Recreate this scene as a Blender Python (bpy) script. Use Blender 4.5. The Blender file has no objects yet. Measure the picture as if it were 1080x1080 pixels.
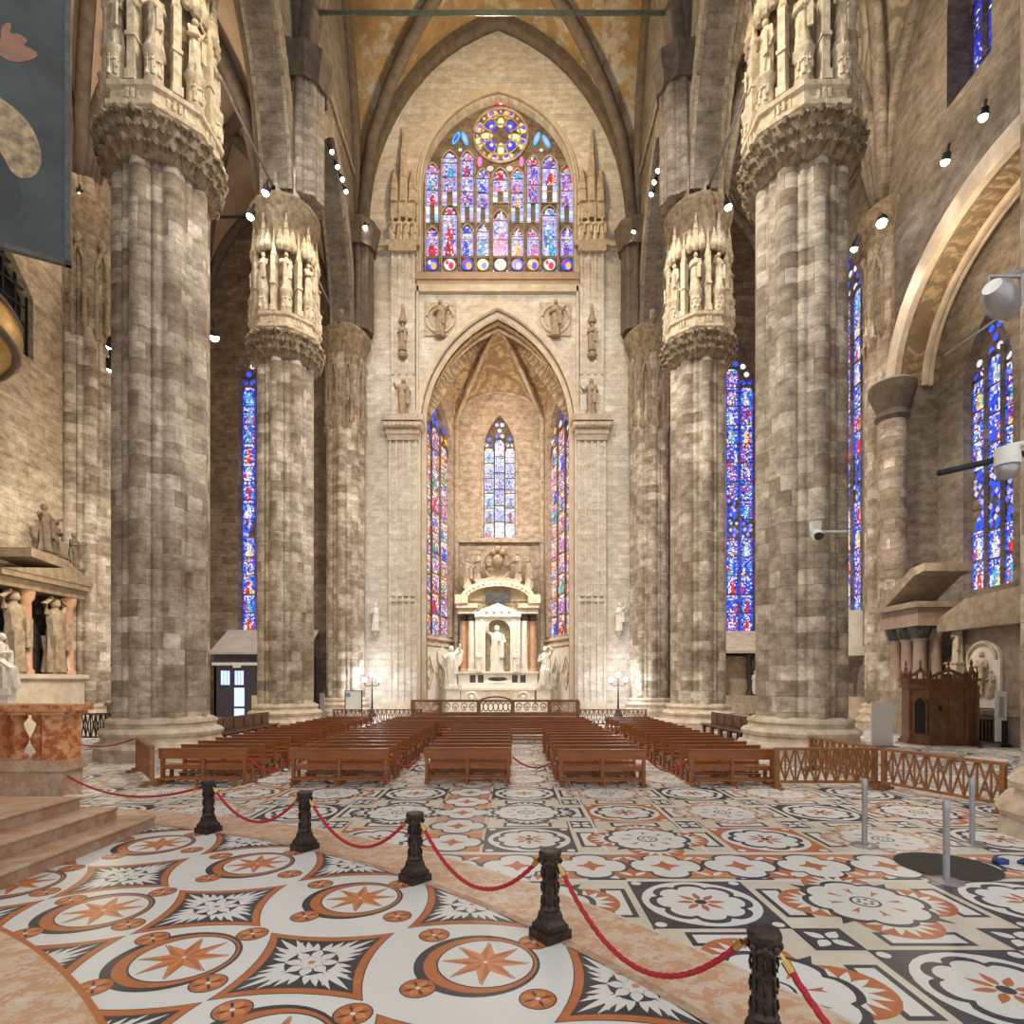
import bpy, math, random
from math import sin, cos, pi, hypot, atan2, radians, sqrt
from mathutils import Vector, Matrix
from mathutils.geometry import tessellate_polygon
R = random.Random(7)
COL = bpy.context.scene.collection
SC = bpy.context.scene
XL, XR, XC, WL, WR = -11.85, 9.75, -1.05, -22.6, 19.4
YE = 42.0
# ------------------------------------------------------------------ materials
def newmat(name):
    m = bpy.data.materials.new(name); m.use_nodes = True
    n = m.node_tree.nodes; l = m.node_tree.links
    b = n['Principled BSDF']
    return m, n, l, b
def inp(b, k, v):
    if k in b.inputs: b.inputs[k].default_value = v
def mixrgb(n, l, typ, fac, a, b):
    x = n.new('ShaderNodeMix'); x.data_type = 'RGBA'; x.blend_type = typ
    for s, v in ((x.inputs[0], fac), (x.inputs[6], a), (x.inputs[7], b)):
        if hasattr(v, 'is_linked'): l.new(v, s)
        elif isinstance(v, (int, float)): s.default_value = v
        else: s.default_value = (*v, 1) if len(v) == 3 else v
    return x.outputs[2]
def noise(n, l, vec, scale, detail=4, rough=.6):
    t = n.new('ShaderNodeTexNoise'); t.inputs['Scale'].default_value = scale
    t.inputs['Detail'].default_value = detail; t.inputs['Roughness'].default_value = rough
    if vec is not None: l.new(vec, t.inputs['Vector'])
    return t.outputs['Fac']
def ramp(n, l, fac, p0, p1, c0=(0, 0, 0), c1=(1, 1, 1)):
    r = n.new('ShaderNodeValToRGB'); e = r.color_ramp.elements
    e[0].position = p0; e[1].position = p1; e[0].color = (*c0, 1); e[1].color = (*c1, 1)
    l.new(fac, r.inputs[0]); return r.outputs[0]
def mapping(n, l, vec, sc):
    m = n.new('ShaderNodeMapping'); m.inputs['Scale'].default_value = sc; l.new(vec, m.inputs['Vector']); return m.outputs[0]
def bump(n, l, b, h, s, d=.02):
    x = n.new('ShaderNodeBump'); x.inputs['Strength'].default_value = s; x.inputs['Distance'].default_value = d
    l.new(h, x.inputs['Height']); l.new(x.outputs[0], b.inputs['Normal'])
def stone(name, c1, c2, mortar, bw=.9, bh=.42, dirt=(.25, .19, .13), dirt_amt=.6, ds=.35, mort=.012, rough=.8, streaks=.85):
    m, n, l, b = newmat(name)
    tc = n.new('ShaderNodeTexCoord'); uv = tc.outputs['UV']
    # a slightly wandering brick course
    br = n.new('ShaderNodeTexBrick'); l.new(uv, br.inputs['Vector'])
    br.inputs['Color1'].default_value = (*c1, 1); br.inputs['Color2'].default_value = (*c2, 1)
    br.inputs['Mortar'].default_value = (*mortar, 1); br.inputs['Scale'].default_value = 1
    br.inputs['Mortar Size'].default_value = mort; br.inputs['Mortar Smooth'].default_value = .3
    br.inputs['Brick Width'].default_value = bw; br.inputs['Row Height'].default_value = bh
    br.inputs['Bias'].default_value = 0; br.squash = 1.7; br.squash_frequency = 3; br.offset = .37; br.offset_frequency = 2
    geo = n.new('ShaderNodeNewGeometry'); pos = geo.outputs['Position']
    big = ramp(n, l, noise(n, l, pos, ds, 6, .65), .42, .66)
    c = mixrgb(n, l, 'MIX', mixrgb(n, l, 'MULTIPLY', 1.0, big, (dirt_amt,) * 3), br.outputs['Color'], dirt)
    streak = noise(n, l, mapping(n, l, uv, (1.5, 2.4, 1)), 1.0, 5, .7)
    c = mixrgb(n, l, 'MULTIPLY', streaks, c, ramp(n, l, streak, .32, .7, (.4, .37, .34), (1.4, 1.38, 1.35)))
    fine = noise(n, l, pos, 9, 4, .7)
    c = mixrgb(n, l, 'MULTIPLY', .45, c, ramp(n, l, fine, .3, .7, (.55, .53, .5), (1.25, 1.25, 1.25)))
    l.new(c, b.inputs['Base Color']); inp(b, 'Roughness', rough)
    h = mixrgb(n, l, 'ADD', .35, br.outputs['Color'], fine)
    inv = n.new('ShaderNodeMath'); inv.operation = 'SUBTRACT'; inv.inputs[0].default_value = 1; l.new(br.outputs['Fac'], inv.inputs[1])
    ad = n.new('ShaderNodeMath'); ad.operation = 'MULTIPLY_ADD'; l.new(fine, ad.inputs[0]); ad.inputs[1].default_value = .5; l.new(inv.outputs[0], ad.inputs[2])
    bump(n, l, b, ad.outputs[0], .6, .04)
    return m
def plain(name, c, c2=None, rough=.6, metal=0, ns=3, bmp=.2, spread=(.35, .65), detail=5, coat=0, stretch=None):
    m, n, l, b = newmat(name)
    tc = n.new('ShaderNodeTexCoord'); v = tc.outputs['Object']
    if stretch: v = mapping(n, l, v, stretch)
    f = noise(n, l, v, ns, detail, .65)
    l.new(ramp(n, l, f, *spread, c, c2 or tuple(x * .7 for x in c)), b.inputs['Base Color'])
    inp(b, 'Roughness', rough); inp(b, 'Metallic', metal)
    if coat: inp(b, 'Coat Weight', coat); inp(b, 'Coat Roughness', .2)
    if bmp: bump(n, l, b, f, bmp, .03)
    return m
def emit(name, c, s):
    m, n, l, b = newmat(name); inp(b, 'Base Color', (*c, 1)); inp(b, 'Emission Color', (*c, 1)); inp(b, 'Emission Strength', s)
    return m
def marble(name, c, c2, ns=2.5, rough=.34, spread=(.35, .7), vein=None):
    m, n, l, b = newmat(name)
    geo = n.new('ShaderNodeNewGeometry'); pos = geo.outputs['Position']
    f = noise(n, l, pos, ns, 8, .7)
    col = ramp(n, l, f, *spread, c, c2)
    if vein:
        w = noise(n, l, pos, ns * 1.7, 10, .75)
        col = mixrgb(n, l, 'MIX', ramp(n, l, w, .47, .53), col, vein)
        col = mixrgb(n, l, 'MIX', ramp(n, l, noise(n, l, pos, ns * 4, 8, .75), .56, .62), col, c)
    wear = ramp(n, l, noise(n, l, pos, .6, 5, .6), .3, .75, (.78, .77, .75), (1.08, 1.08, 1.08))
    l.new(mixrgb(n, l, 'MULTIPLY', .6, col, wear), b.inputs['Base Color'])
    inp(b, 'Roughness', rough); inp(b, 'Specular IOR Level', .35)
    return m
def painted_vault(name, base, line, sc=1.2):
    m, n, l, b = newmat(name)
    geo = n.new('ShaderNodeNewGeometry'); pos = geo.outputs['Position']
    v = n.new('ShaderNodeTexNoise'); v.inputs['Scale'].default_value = sc; v.inputs['Detail'].default_value = 2; v.inputs['Distortion'].default_value = 2.2; l.new(pos, v.inputs['Vector'])
    v2 = n.new('ShaderNodeTexWave'); v2.wave_type = 'RINGS'; v2.inputs['Scale'].default_value = sc * .8; v2.inputs['Distortion'].default_value = 9; v2.inputs['Detail Scale'].default_value = .7; l.new(pos, v2.inputs['Vector'])
    e = ramp(n, l, v.outputs['Fac'], .45, .52)
    e2 = ramp(n, l, v2.outputs['Fac'], .3, .45)
    c = mixrgb(n, l, 'MIX', e, mixrgb(n, l, 'MIX', .45, line, base), base)
    bump(n, l, b, v2.outputs['Fac'], .4, .08)
    c = mixrgb(n, l, 'MIX', mixrgb(n, l, 'MULTIPLY', 1, e2, (.9, .9, .9)), tuple((a + q * 2) / 3 for a, q in zip(base, line)), c)
    c = mixrgb(n, l, 'MULTIPLY', .7, c, ramp(n, l, noise(n, l, pos, .5, 6, .7), .3, .7, (.5, .46, .4), (1.1, 1.1, 1.1)))
    l.new(c, b.inputs['Base Color']); inp(b, 'Roughness', .85)
    return m
M = {}
M['col'] = stone('pillar_stone', (.34, .27, .195), (.79, .705, .58), (.22, .165, .115), .62, .5, (.2, .135, .085), .75, .32, .007)
M['wall'] = stone('pale_wall_stone', (.66, .6, .51), (.82, .77, .69), (.5, .44, .36), 1.1, .45, (.56, .45, .33), .5, .2, .008, .8, .5)
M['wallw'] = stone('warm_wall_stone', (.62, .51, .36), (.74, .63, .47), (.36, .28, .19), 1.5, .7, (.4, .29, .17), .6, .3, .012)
M['dark'] = stone('shaded_aisle_stone', (.17, .125, .09), (.3, .235, .175), (.1, .07, .05), .9, .5, (.14, .1, .07), .8, .3)  # gloom of the aisles put into a darker stone colour
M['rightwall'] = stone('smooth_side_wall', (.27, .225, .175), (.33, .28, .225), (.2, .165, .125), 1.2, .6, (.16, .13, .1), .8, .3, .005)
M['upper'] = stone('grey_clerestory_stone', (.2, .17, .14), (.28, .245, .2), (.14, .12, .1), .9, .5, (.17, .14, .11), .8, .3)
M['apse'] = stone('apse_stone', (.5, .41, .32), (.62, .52, .42), (.36, .28, .22), 1.1, .5, (.4, .28, .19), .6, .25, .009)
M['carve'] = plain('carved_marble', (.72, .62, .46), (.42, .32, .2), .75, 0, 4, .35)
M['carved'] = plain('weathered_leaf_carving', (.4, .31, .2), (.16, .11, .065), .8, 0, 3.5, .5)
M['base'] = plain('pillar_base_marble', (.7, .6, .48), (.42, .31, .2), .55, 0, 2, .2)
M['trim'] = plain('pale_marble_trim', (.7, .6, .47), (.54, .43, .31), .7, 0, 1.6, .2)
M['relief'] = plain('relief_marble', (.6, .5, .38), (.38, .29, .2), .75, 0, 3, .3)
M['white'] = plain('white_statuary_marble', (.86, .82, .74), (.72, .66, .55), .45, 0, 2, .1)
M['rosegrey'] = plain('grey_rose_shaft', (.4, .29, .22), (.3, .21, .16), .35, 0, 3, 0)
M['statue'] = plain('aged_statue_stone', (.46, .35, .235), (.25, .18, .11), .7, 0, 4, .2)
M['stucco'] = painted_vault('gilded_stucco', (.62, .47, .3), (.2, .12, .06), 1.5)
M['ochre'] = None
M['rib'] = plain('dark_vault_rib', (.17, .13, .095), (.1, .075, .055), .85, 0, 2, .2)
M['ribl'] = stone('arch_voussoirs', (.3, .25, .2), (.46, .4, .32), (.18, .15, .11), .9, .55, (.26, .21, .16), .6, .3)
M['peach'] = plain('aisle_vault_plaster', (.66, .5, .35), (.4, .28, .18), .9, 0, .35, 0, (.3, .7))
M['paintv'] = painted_vault('painted_tracery_vault', (.62, .54, .38), (.2, .16, .11), .9)
M['soffit'] = painted_vault('painted_tracery_soffit', (.5, .38, .23), (.16, .105, .06), 1.6)
m, n, l, b = newmat('ochre_vault_plaster')
geo = n.new('ShaderNodeNewGeometry'); pos = geo.outputs['Position']
c = ramp(n, l, noise(n, l, pos, .28, 5, .6), .35, .65, (.46, .3, .13), (.24, .17, .1))
c = mixrgb(n, l, 'MIX', ramp(n, l, noise(n, l, pos, .33, 8, .72), .5, .57), c, (.5, .45, .36))
c = mixrgb(n, l, 'MULTIPLY', .5, c, ramp(n, l, noise(n, l, pos, 2, 6, .7), .3, .7, (.55, .5, .45), (1.2, 1.2, 1.2)))
l.new(c, b.inputs['Base Color']); inp(b, 'Roughness', .9); M['ochre'] = m
M['wood'] = plain('polished_pew_wood', (.34, .115, .03), (.2, .06, .016), .3, 0, 3, .05, stretch=(1, 12, 12))
M['oak'] = plain('barrier_oak', (.36, .15, .05), (.2, .08, .026), .4, 0, 3, .05, stretch=(3, 3, 3))
M['walnut'] = plain('dark_walnut', (.13, .055, .025), (.06, .024, .012), .4, 0, 3, .1)
M['conf'] = plain('confessional_walnut', (.2, .085, .035), (.1, .04, .016), .38, 0, 3, .15)
M['bronze'] = plain('bollard_bronze', (.085, .06, .05), (.03, .024, .022), .42, .6, 9, .3)
M['brass'] = plain('brass', (.7, .48, .18), (.5, .32, .1), .3, 1, 5, 0)
M['iron'] = plain('black_iron', (.03, .03, .033), (.02, .02, .02), .5, .5, 5, 0)
M['rope'] = plain('red_twisted_rope', (.5, .02, .035), (.33, .012, .02), .75, 0, 30, .2)
M['steel'] = plain('grey_steel', (.42, .42, .44), (.34, .34, .36), .35, .6, 5, 0)
M['whitep'] = plain('white_painted_metal', (.8, .79, .76), (.7, .69, .66), .5, 0, 3, 0)
M['black'] = plain('dark_opening', (.012, .01, .01), (.02, .015, .012), .9, 0, 3, 0)
M['plaque'] = plain('black_marble', (.03, .028, .026), (.08, .075, .07), .25, 0, 4, 0)
M['redm'] = marble('red_orange_marble', (.58, .24, .09), (.76, .46, .26), 2.2, .3, vein=(.42, .12, .04))
M['step'] = marble('worn_rose_step_marble', (.5, .35, .24), (.6, .47, .36), 2.2, .45, vein=(.47, .27, .17))
M['bord'] = marble('rose_border_marble', (.66, .48, .35), (.75, .66, .55), 3.2, .35, vein=(.62, .36, .22))
M['mw'] = marble('white_inlay_marble', (.8, .82, .82), (.7, .72, .71), 1.2)
M['mw2'] = marble('worn_white_inlay_marble', (.74, .7, .61), (.6, .55, .46), 1.4)
M['mk'] = marble('black_inlay_marble', (.03, .034, .045), (.07, .075, .085), 3)
M['mo'] = marble('orange_inlay_marble', (.56, .19, .07), (.44, .13, .045), 6)
M['mo2'] = marble('pale_orange_inlay_marble', (.72, .3, .12), (.58, .2, .075), 6)
M['mp'] = marble('pink_inlay_marble', (.6, .4, .28), (.5, .31, .2), 4)
M['gold'] = plain('gold_mosaic', (.58, .4, .13), (.4, .26, .08), .5, .3, 14, .1)
M['pinkcol'] = plain('rose_marble_shaft', (.52, .27, .16), (.62, .38, .25), .35, 0, 3, 0)
M['umber'] = plain('umber_patinated_figure', (.22, .155, .095), (.11, .075, .045), .65, 0, 4, .2)
M['reliefd'] = plain('dusty_altar_stone', (.36, .29, .22), (.22, .17, .12), .7, 0, 3, .2)  # darker version of the relief marble
M['brownst'] = plain('brown_altar_stone', (.32, .235, .15), (.18, .13, .08), .7, 0, 3, .2)
M['globe'] = emit('lit_globe', (1, .98, .95), 9)
M['led'] = emit('lit_led_lens', (.95, .98, 1), 25)
M['day'] = emit('daylit_door_glass', (.36, .48, 1.0), 1.15)
def glassmat():
    m, n, l, b = newmat('backlit_stained_glass')
    a = n.new('ShaderNodeAttribute'); a.attribute_name = 'Col'
    inp(b, 'Base Color', (.02, .02, .03, 1)); inp(b, 'Roughness', .3)
    l.new(a.outputs['Color'], b.inputs['Emission Color']); inp(b, 'Emission Strength', 1.0)
    return m
M['glass'] = glassmat()
# ------------------------------------------------------------------ mesh builder
class MB:
    def __init__(s): s.v = []; s.f = []; s.uv = {}; s.mi = []; s.c = []; s.cur = 0
    def face(s, idx, uv=None):
        if uv: s.uv[len(s.f)] = uv
        s.f.append(tuple(idx)); s.mi.append(s.cur)
    def poly(s, pts, uv=None):
        k = len(s.v); s.v += [tuple(p) for p in pts]; s.face(range(k, k + len(pts)), uv)
    def box(s, x0, x1, y0, y1, z0, z1, rot=0, o=(0, 0, 0)):
        k = len(s.v); c, q = cos(rot), sin(rot)
        for z in (z0, z1):
            for x, y in ((x0, y0), (x1, y0), (x1, y1), (x0, y1)):
                s.v.append((o[0] + x * c - y * q, o[1] + x * q + y * c, o[2] + z))
        for f in ((3, 2, 1, 0), (4, 5, 6, 7), (0, 1, 5, 4), (1, 2, 6, 5), (2, 3, 7, 6), (3, 0, 4, 7)): s.face([k + i for i in f])
    def loft(s, rings, cap=True, closed=True, uvf=None):
        k = len(s.v); n = len(rings[0])
        for r in rings: s.v += [tuple(p) for p in r]
        for i in range(len(rings) - 1):
            for j in range(n if closed else n - 1):
                a = k + i * n + j; b = k + i * n + (j + 1) % n
                s.face((a, b, b + n, a + n), uvf(i, j) if uvf else None)
        if cap and closed:
            s.face([k + j for j in reversed(range(n))]); s.face([k + (len(rings) - 1) * n + j for j in range(n)])
    def lathe(s, prof, o=(0, 0, 0), n=20, sx=1, sy=1, ph=0, cap=True, mod=None):
        s.loft([[(o[0] + sx * r * (mod(2 * pi * j / n, z) if mod else 1) * cos(2 * pi * j / n + ph), o[1] + sy * r * (mod(2 * pi * j / n, z) if mod else 1) * sin(2 * pi * j / n + ph), o[2] + z) for j in range(n)] for r, z in prof], cap)
    def tube(s, pts, r, n=8, cap=True):
        P = [Vector(p) for p in pts]; rings = []
        for i, p in enumerate(P):
            d = (P[min(i + 1, len(P) - 1)] - P[max(i - 1, 0)]).normalized()
            a = d.cross(Vector((0, 0, 1)))
            if a.length < 1e-3: a = d.cross(Vector((1, 0, 0)))
            a.normalize(); b = a.cross(d)
            rr = r[i] if isinstance(r, (list, tuple)) else r
            rings.append([p + a * rr * cos(2 * pi * j / n) + b * rr * sin(2 * pi * j / n) for j in range(n)])
        s.loft(rings, cap)
    def bar(s, p, q, w, h=None, up=(0, 0, 1)):
        p, q = Vector(p), Vector(q); d = (q - p).normalized(); u = Vector(up); h = h or w
        a = d.cross(u)
        if a.length < 1e-3: a = d.cross(Vector((1, 0, 0)))
        a.normalize(); b = a.cross(d)
        rings = [[c + a * w / 2 * i + b * h / 2 * j for i, j in ((-1, -1), (1, -1), (1, 1), (-1, 1))] for c in (p, q)]
        s.loft(rings)
    def ball(s, o, r, n=10, sz=1, sx=1, sy=1):
        s.lathe([(max(r * sin(pi * i / n), r * .01), -r * sz * cos(pi * i / n)) for i in range(n + 1)], o, n + 2, sx, sy)
    def build(s, name, mats, parent=None, smooth=False, loc=None, cols=None):
        me = bpy.data.meshes.new(name); me.from_pydata(s.v, [], s.f)
        if not isinstance(mats, (list, tuple)): mats = [mats]
        for m in mats: me.materials.append(M[m] if isinstance(m, str) else m)
        me.polygons.foreach_set('material_index', s.mi)
        uvl = me.uv_layers.new(name='UVMap'); data = [0.0] * (2 * len(me.loops)); k = 0
        for pi_, f in enumerate(s.f):
            u = s.uv.get(pi_)
            if u is None:
                nx, ny, nz = me.polygons[pi_].normal; nx, ny, nz = abs(nx), abs(ny), abs(nz)
                if nz > nx and nz > ny: u = [(s.v[i][0], s.v[i][1]) for i in f]
                elif nx > ny: u = [(s.v[i][1], s.v[i][2]) for i in f]
                else: u = [(s.v[i][0], s.v[i][2]) for i in f]
            for a in u: data[k] = a[0]; data[k + 1] = a[1]; k += 2
        uvl.data.foreach_set('uv', data)
        if cols:
            ca = me.color_attributes.new('Col', 'FLOAT_COLOR', 'CORNER'); d = []
            for pi_, f in enumerate(s.f): d += [*cols[pi_], 1.0] * len(f)
            ca.data.foreach_set('color', d)
        if smooth:
            me.polygons.foreach_set('use_smooth', [True] * len(me.polygons))
            if smooth is not True: me.set_sharp_from_angle(angle=radians(smooth))
        me.update()
        o = bpy.data.objects.new(name, me); COL.objects.link(o)
        if parent: o.parent = parent
        if loc: o.location = loc
        return o
def tag(o, label, cat, group=None, kind=None):
    o['label'] = label; o['category'] = cat
    if group: o['group'] = group
    if kind: o['kind'] = kind
    return o
def empty(name, loc, label, cat, group=None, rz=0, kind=None):
    o = bpy.data.objects.new(name, None); COL.objects.link(o); o.location = loc; o.rotation_euler = (0, 0, rz); o.empty_display_size = .2
    return tag(o, label, cat, group, kind)
def struct(mb, name, mats, **k):
    o = mb.build(name, mats, **k); o['kind'] = 'structure'; return o
def copy_tree(o, parent=None):
    c = o.copy(); COL.objects.link(c)
    if parent: c.parent = parent
    for ch in list(o.children): copy_tree(ch, c)
    return c
def point(name, loc, power, col=(1, .9, .75), r=.3):
    d = bpy.data.lights.new(name, 'POINT'); d.energy = power; d.color = col; d.shadow_soft_size = r; d.specular_factor = .2
    o = bpy.data.objects.new(name, d); COL.objects.link(o); o.location = loc; return o
def spot(name, loc, tgt, power, ang=60, col=(1, .93, .82), r=.15, blend=.6):
    d = bpy.data.lights.new(name, 'SPOT'); d.energy = power; d.color = col; d.shadow_soft_size = r; d.spot_size = radians(ang); d.specular_factor = .15; d.spot_blend = blend
    o = bpy.data.objects.new(name, d); COL.objects.link(o); o.location = loc
    o.rotation_euler = (Vector(tgt) - Vector(loc)).to_track_quat('-Z', 'Y').to_euler(); return o
def arch(u0, u1, zs, za, n=14):
    """points of a pointed arch from (u0,zs) over the apex to (u1,zs)"""
    a = (u1 - u0) / 2; h = za - zs
    if h <= a * 1.001:
        return [(u0 + a - a * cos(pi * i / (2 * n)), zs + h * sin(pi * i / (2 * n))) for i in range(2 * n + 1)]
    rad = (a * a + h * h) / (2 * a); th = math.asin(min(1, h / rad))
    if rad > a and h > rad: th = pi - th
    L = [(u0 + rad - rad * cos(th * i / n), zs + rad * sin(th * i / n)) for i in range(n + 1)]
    return L + [(u0 + u1 - u, z) for u, z in reversed(L[:-1])]
def slab(mb, loops, T, d):
    """a wall: loops[0] outline, others holes, T(u,z,depth)->xyz, thickness d"""
    flat = [p for lp in loops for p in lp]
    tris = tessellate_polygon([[Vector((u, z, 0)) for u, z in lp] for lp in loops])
    for dep in (0, d):
        k = len(mb.v); mb.v += [T(u, z, dep) for u, z in flat]
        for t in tris: mb.face([k + i for i in t], [flat[i] for i in t])
    for lp in loops:
        acc = 0
        for i in range(len(lp)):
            p, q = lp[i], lp[(i + 1) % len(lp)]; s = hypot(q[0] - p[0], q[1] - p[1])
            mb.poly([T(*p, 0), T(*q, 0), T(*q, d), T(*p, d)], [(0, acc), (0, acc + s), (d, acc + s), (d, acc)]); acc += s
def arch_band(mb, outer, inner, T, d):
    """moulding between two open polylines of equal length"""
    n = len(outer); acc = 0
    for i in range(n - 1):
        a, b, c, e = outer[i], outer[i + 1], inner[i + 1], inner[i]; s = hypot(b[0] - a[0], b[1] - a[1]); w = hypot(a[0] - e[0], a[1] - e[1])
        mb.poly([T(*a, 0), T(*b, 0), T(*c, 0), T(*e, 0)], [(0, acc), (0, acc + s), (w, acc + s), (w, acc)])
        mb.poly([T(*e, 0), T(*c, 0), T(*c, d), T(*e, d)], [(0, acc), (0, acc + s), (d, acc + s), (d, acc)])
        mb.poly([T(*a, 0), T(*b, 0), T(*b, d), T(*a, d)], [(0, acc), (0, acc + s), (d, acc + s), (d, acc)])
        acc += s
def figure(mb, o, h, rot=0, seed=0, arms='fold', wings=False, seat=False, n=18):
    """draped standing figure, feet at o, facing -Y before rot"""
    q = random.Random(seed); c, s_ = cos(rot), sin(rot); k = q.choice((7, 8, 9)); p0 = q.random() * 6; sway = q.uniform(-.035, .035)
    def W(x, y, z): return (o[0] + (x * c - y * s_) * h, o[1] + (x * s_ + y * c) * h, o[2] + z * h)
    prof = [(.0, .135, .12, .20), (.03, .14, .125, .2), (.2, .115, .10, .22), (.38, .115, .10, .18), (.5, .12, .095, .12), (.6, .105, .085, .08), (.7, .12, .088, .06), (.78, .128, .08, .05), (.82, .105, .065, .02), (.845, .045, .045, 0), (.87, .036, .04, 0)]
    rings = []
    for z, rx, ry, fo in prof:
        dx = sway * sin(pi * z * 1.15)
        if seat: 
            ry2 = ry * (1.6 if z < .42 else 1); oy = -.08 if z < .42 else .03
        else: ry2, oy = ry, 0
        rings.append([W(dx + rx * cos(t) * (1 + fo * cos(k * t + p0 + z * 5)), oy + ry2 * sin(t) * (1 + fo * cos(k * t + p0 + z * 5)), z) for t in [2 * pi * j / n for j in range(n)]])
    mb.loft(rings)
    hp = [(.012, .86), (.042, .872), (.055, .9), (.06, .935), (.054, .97), (.03, .994), (.006, 1.0)]
    mb.loft([[W(r * cos(t), r * 1.12 * sin(t) - (.012 if .88 < z < .93 and -2.2 < ((t + pi) % (2 * pi) - pi) < -.9 else 0), z) for t in [2 * pi * j / 12 for j in range(12)]] for r, z in hp])
    for sd in (-1, 1):
        sh = (sd * .115, 0, .79)
        a = arms if isinstance(arms, str) else arms[0 if sd < 0 else 1]
        el, ha = {'fold': ((sd * .165, -.03, .63), (sd * .03, -.13, .66)), 'up': ((sd * .21, -.05, .86), (sd * .2, -.08, 1.02)), 'out': ((sd * .2, -.06, .68), (sd * .26, -.17, .74)),
                  'head': ((sd * .2, -.02, .9), (sd * .09, -.03, .985)), 'down': ((sd * .165, .0, .6), (sd * .15, -.05, .44))}[a]
        mb.tube([W(*sh), W(*el), W(*ha)], [.045 * h, .038 * h, .026 * h], 7); mb.ball(W(*ha), .03 * h, 6)
        if wings: mb.loft([[W(sd * x, .09 + yy, z) for x, z in ((.04, .8), (.2, .98), (.34, .9), (.3, .6), (.16, .42), (.05, .6))] for yy in (0, .035)])
    # a hanging fold over the forearm
    mb.loft([[W(.1 + x * .05, -.1 + y * .02, z) for x, y in ((-1, -1), (1, -1), (1, 1), (-1, 1))] for z in (.3, .66)])
# ------------------------------------------------------------------ floor: inlaid marble
FM = ['mw', 'mk', 'mo', 'mo2', 'mp', 'bord', 'mw2', 'step']
WH, BK, OR, O2, PK, BD, W2, SP = range(8)
class Inlay(MB):
    def P(s, pts, m, lay):
        s.cur = m; s.q = (getattr(s, 'q', 0) + 1) % 40; s.poly([(x, y, lay * .0006 + s.q * .000014) for x, y in pts])
def circ(x, y, r, n=28, sx=1, sy=1, ph=0): return [(x + sx * r * cos(2 * pi * i / n + ph), y + sy * r * sin(2 * pi * i / n + ph)) for i in range(n)]
def sq(x0, x1, y0, y1): return [(x0, y0), (x1, y0), (x1, y1), (x0, y1)]
def lobes(x, y, r, k, d, ph=0, n=None):
    """scalloped outline with k round lobes"""
    n = n or k * 7
    out = []
    for i in range(n):
        t = 2 * pi * i / n; u = abs(((t * k / (2 * pi)) % 1) - .5) * 2
        rr = r * (1 - d + d * sqrt(max(0, 1 - u * u * .96)))
        out.append((x + rr * cos(t + ph), y + rr * sin(t + ph)))
    return out
def leaf(x, y, ang, L, w, r0=0, n=7):
    c, s = cos(ang), sin(ang); pts = []
    for sd in (1, -1):
        for i in range(n) if sd > 0 else range(n, 0, -1):
            t = i / n; a = r0 + L * t; b = sd * w * (sin(pi * t ** .75))
            pts.append((x + a * c - b * s, y + a * s + b * c))
    return pts
def shell(F, x, y, ang, r, lay, m=OR):
    F.P([(x + r * cos(ang + t) * (1.0), y + r * sin(ang + t)) for t in [-1.75 + 3.5 * i / 16 for i in range(17)]] + [(x - .12 * r * cos(ang), y - .12 * r * sin(ang))], m, lay)
    for i in range(7): F.P(leaf(x, y, ang + (i - 3) * .47, r * .68, r * .105, r * .2, 6), WH, lay + 1)
def roundel(F, x, y, s, rr):
    F.P(sq(x - s, x + s, y - s, y + s), BK if rr.random() < .93 else OR, 1)
    F.P(circ(x, y, s * .93), WH, 2)
    F.P(lobes(x, y, s * .82, 8, .2, pi / 8), BK, 3); F.P(lobes(x, y, s * .7, 8, .22, pi / 8), WH, 4)
    for i in range(8): F.P(leaf(x, y, i * pi / 4, s * .3, s * .055, s * .1, 6), OR, 5)
    F.P(circ(x, y, s * .1, 10), BK, 6)
    for a in (-1, 1):
        for b in (-1, 1): F.P(circ(x + a * s * .86, y + b * s * .86, s * .09, 10), WH, 2)
def medallion(F, x, y, s, rr):
    sh = rr.choice((OR, OR, O2, PK) if y < 9.5 else (OR, PK, PK, BK))
    for i in range(4): shell(F, x + cos(i * pi / 2) * s * .72, y + sin(i * pi / 2) * s * .72, i * pi / 2, s * .56, 3, sh)
    for i in range(4): # dark corner blades
        t = i * pi / 2 + pi / 4; F.P([(x + s * .6 * cos(t - .35), y + s * .6 * sin(t - .35)), (x + s * 1.12 * cos(t), y + s * 1.12 * sin(t)), (x + s * .6 * cos(t + .35), y + s * .6 * sin(t + .35))], BK, 2)
    F.P(lobes(x, y, s * .92, 8, .16, pi / 8), PK if sh == PK else BK, 5); F.P(lobes(x, y, s * .82, 8, .17, pi / 8), WH, 6)
    for i in range(8): F.P([(x + s * .3 * cos(i * pi / 4), y + s * .3 * sin(i * pi / 4)), (x + s * .56 * cos(i * pi / 4 - .1), y + s * .56 * sin(i * pi / 4 - .1)), (x + s * .5 * cos(i * pi / 4), y + s * .5 * sin(i * pi / 4)), (x + s * .56 * cos(i * pi / 4 + .1), y + s * .56 * sin(i * pi / 4 + .1))], OR, 7)
    F.P(circ(x, y, s * .22, 14), BK, 7); F.P(circ(x, y, s * .18, 14), WH, 8)
    for i in range(6): F.P(circ(x + s * .1 * cos(i * pi / 3), y + s * .1 * sin(i * pi / 3), s * .035, 6), BK, 9)
def foil(F, x, y, r, bg=BK):
    F.P(lobes(x, y, r * 1.12, 4, .33, pi / 4), bg, 3); F.P(lobes(x, y, r, 4, .36, pi / 4), WH, 4)
    F.P(circ(x, y, r * .24, 12), OR, 5)
    for i in range(4): F.P(leaf(x, y, i * pi / 2, r * .36, r * .09, r * .1, 5), OR, 5)
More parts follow.
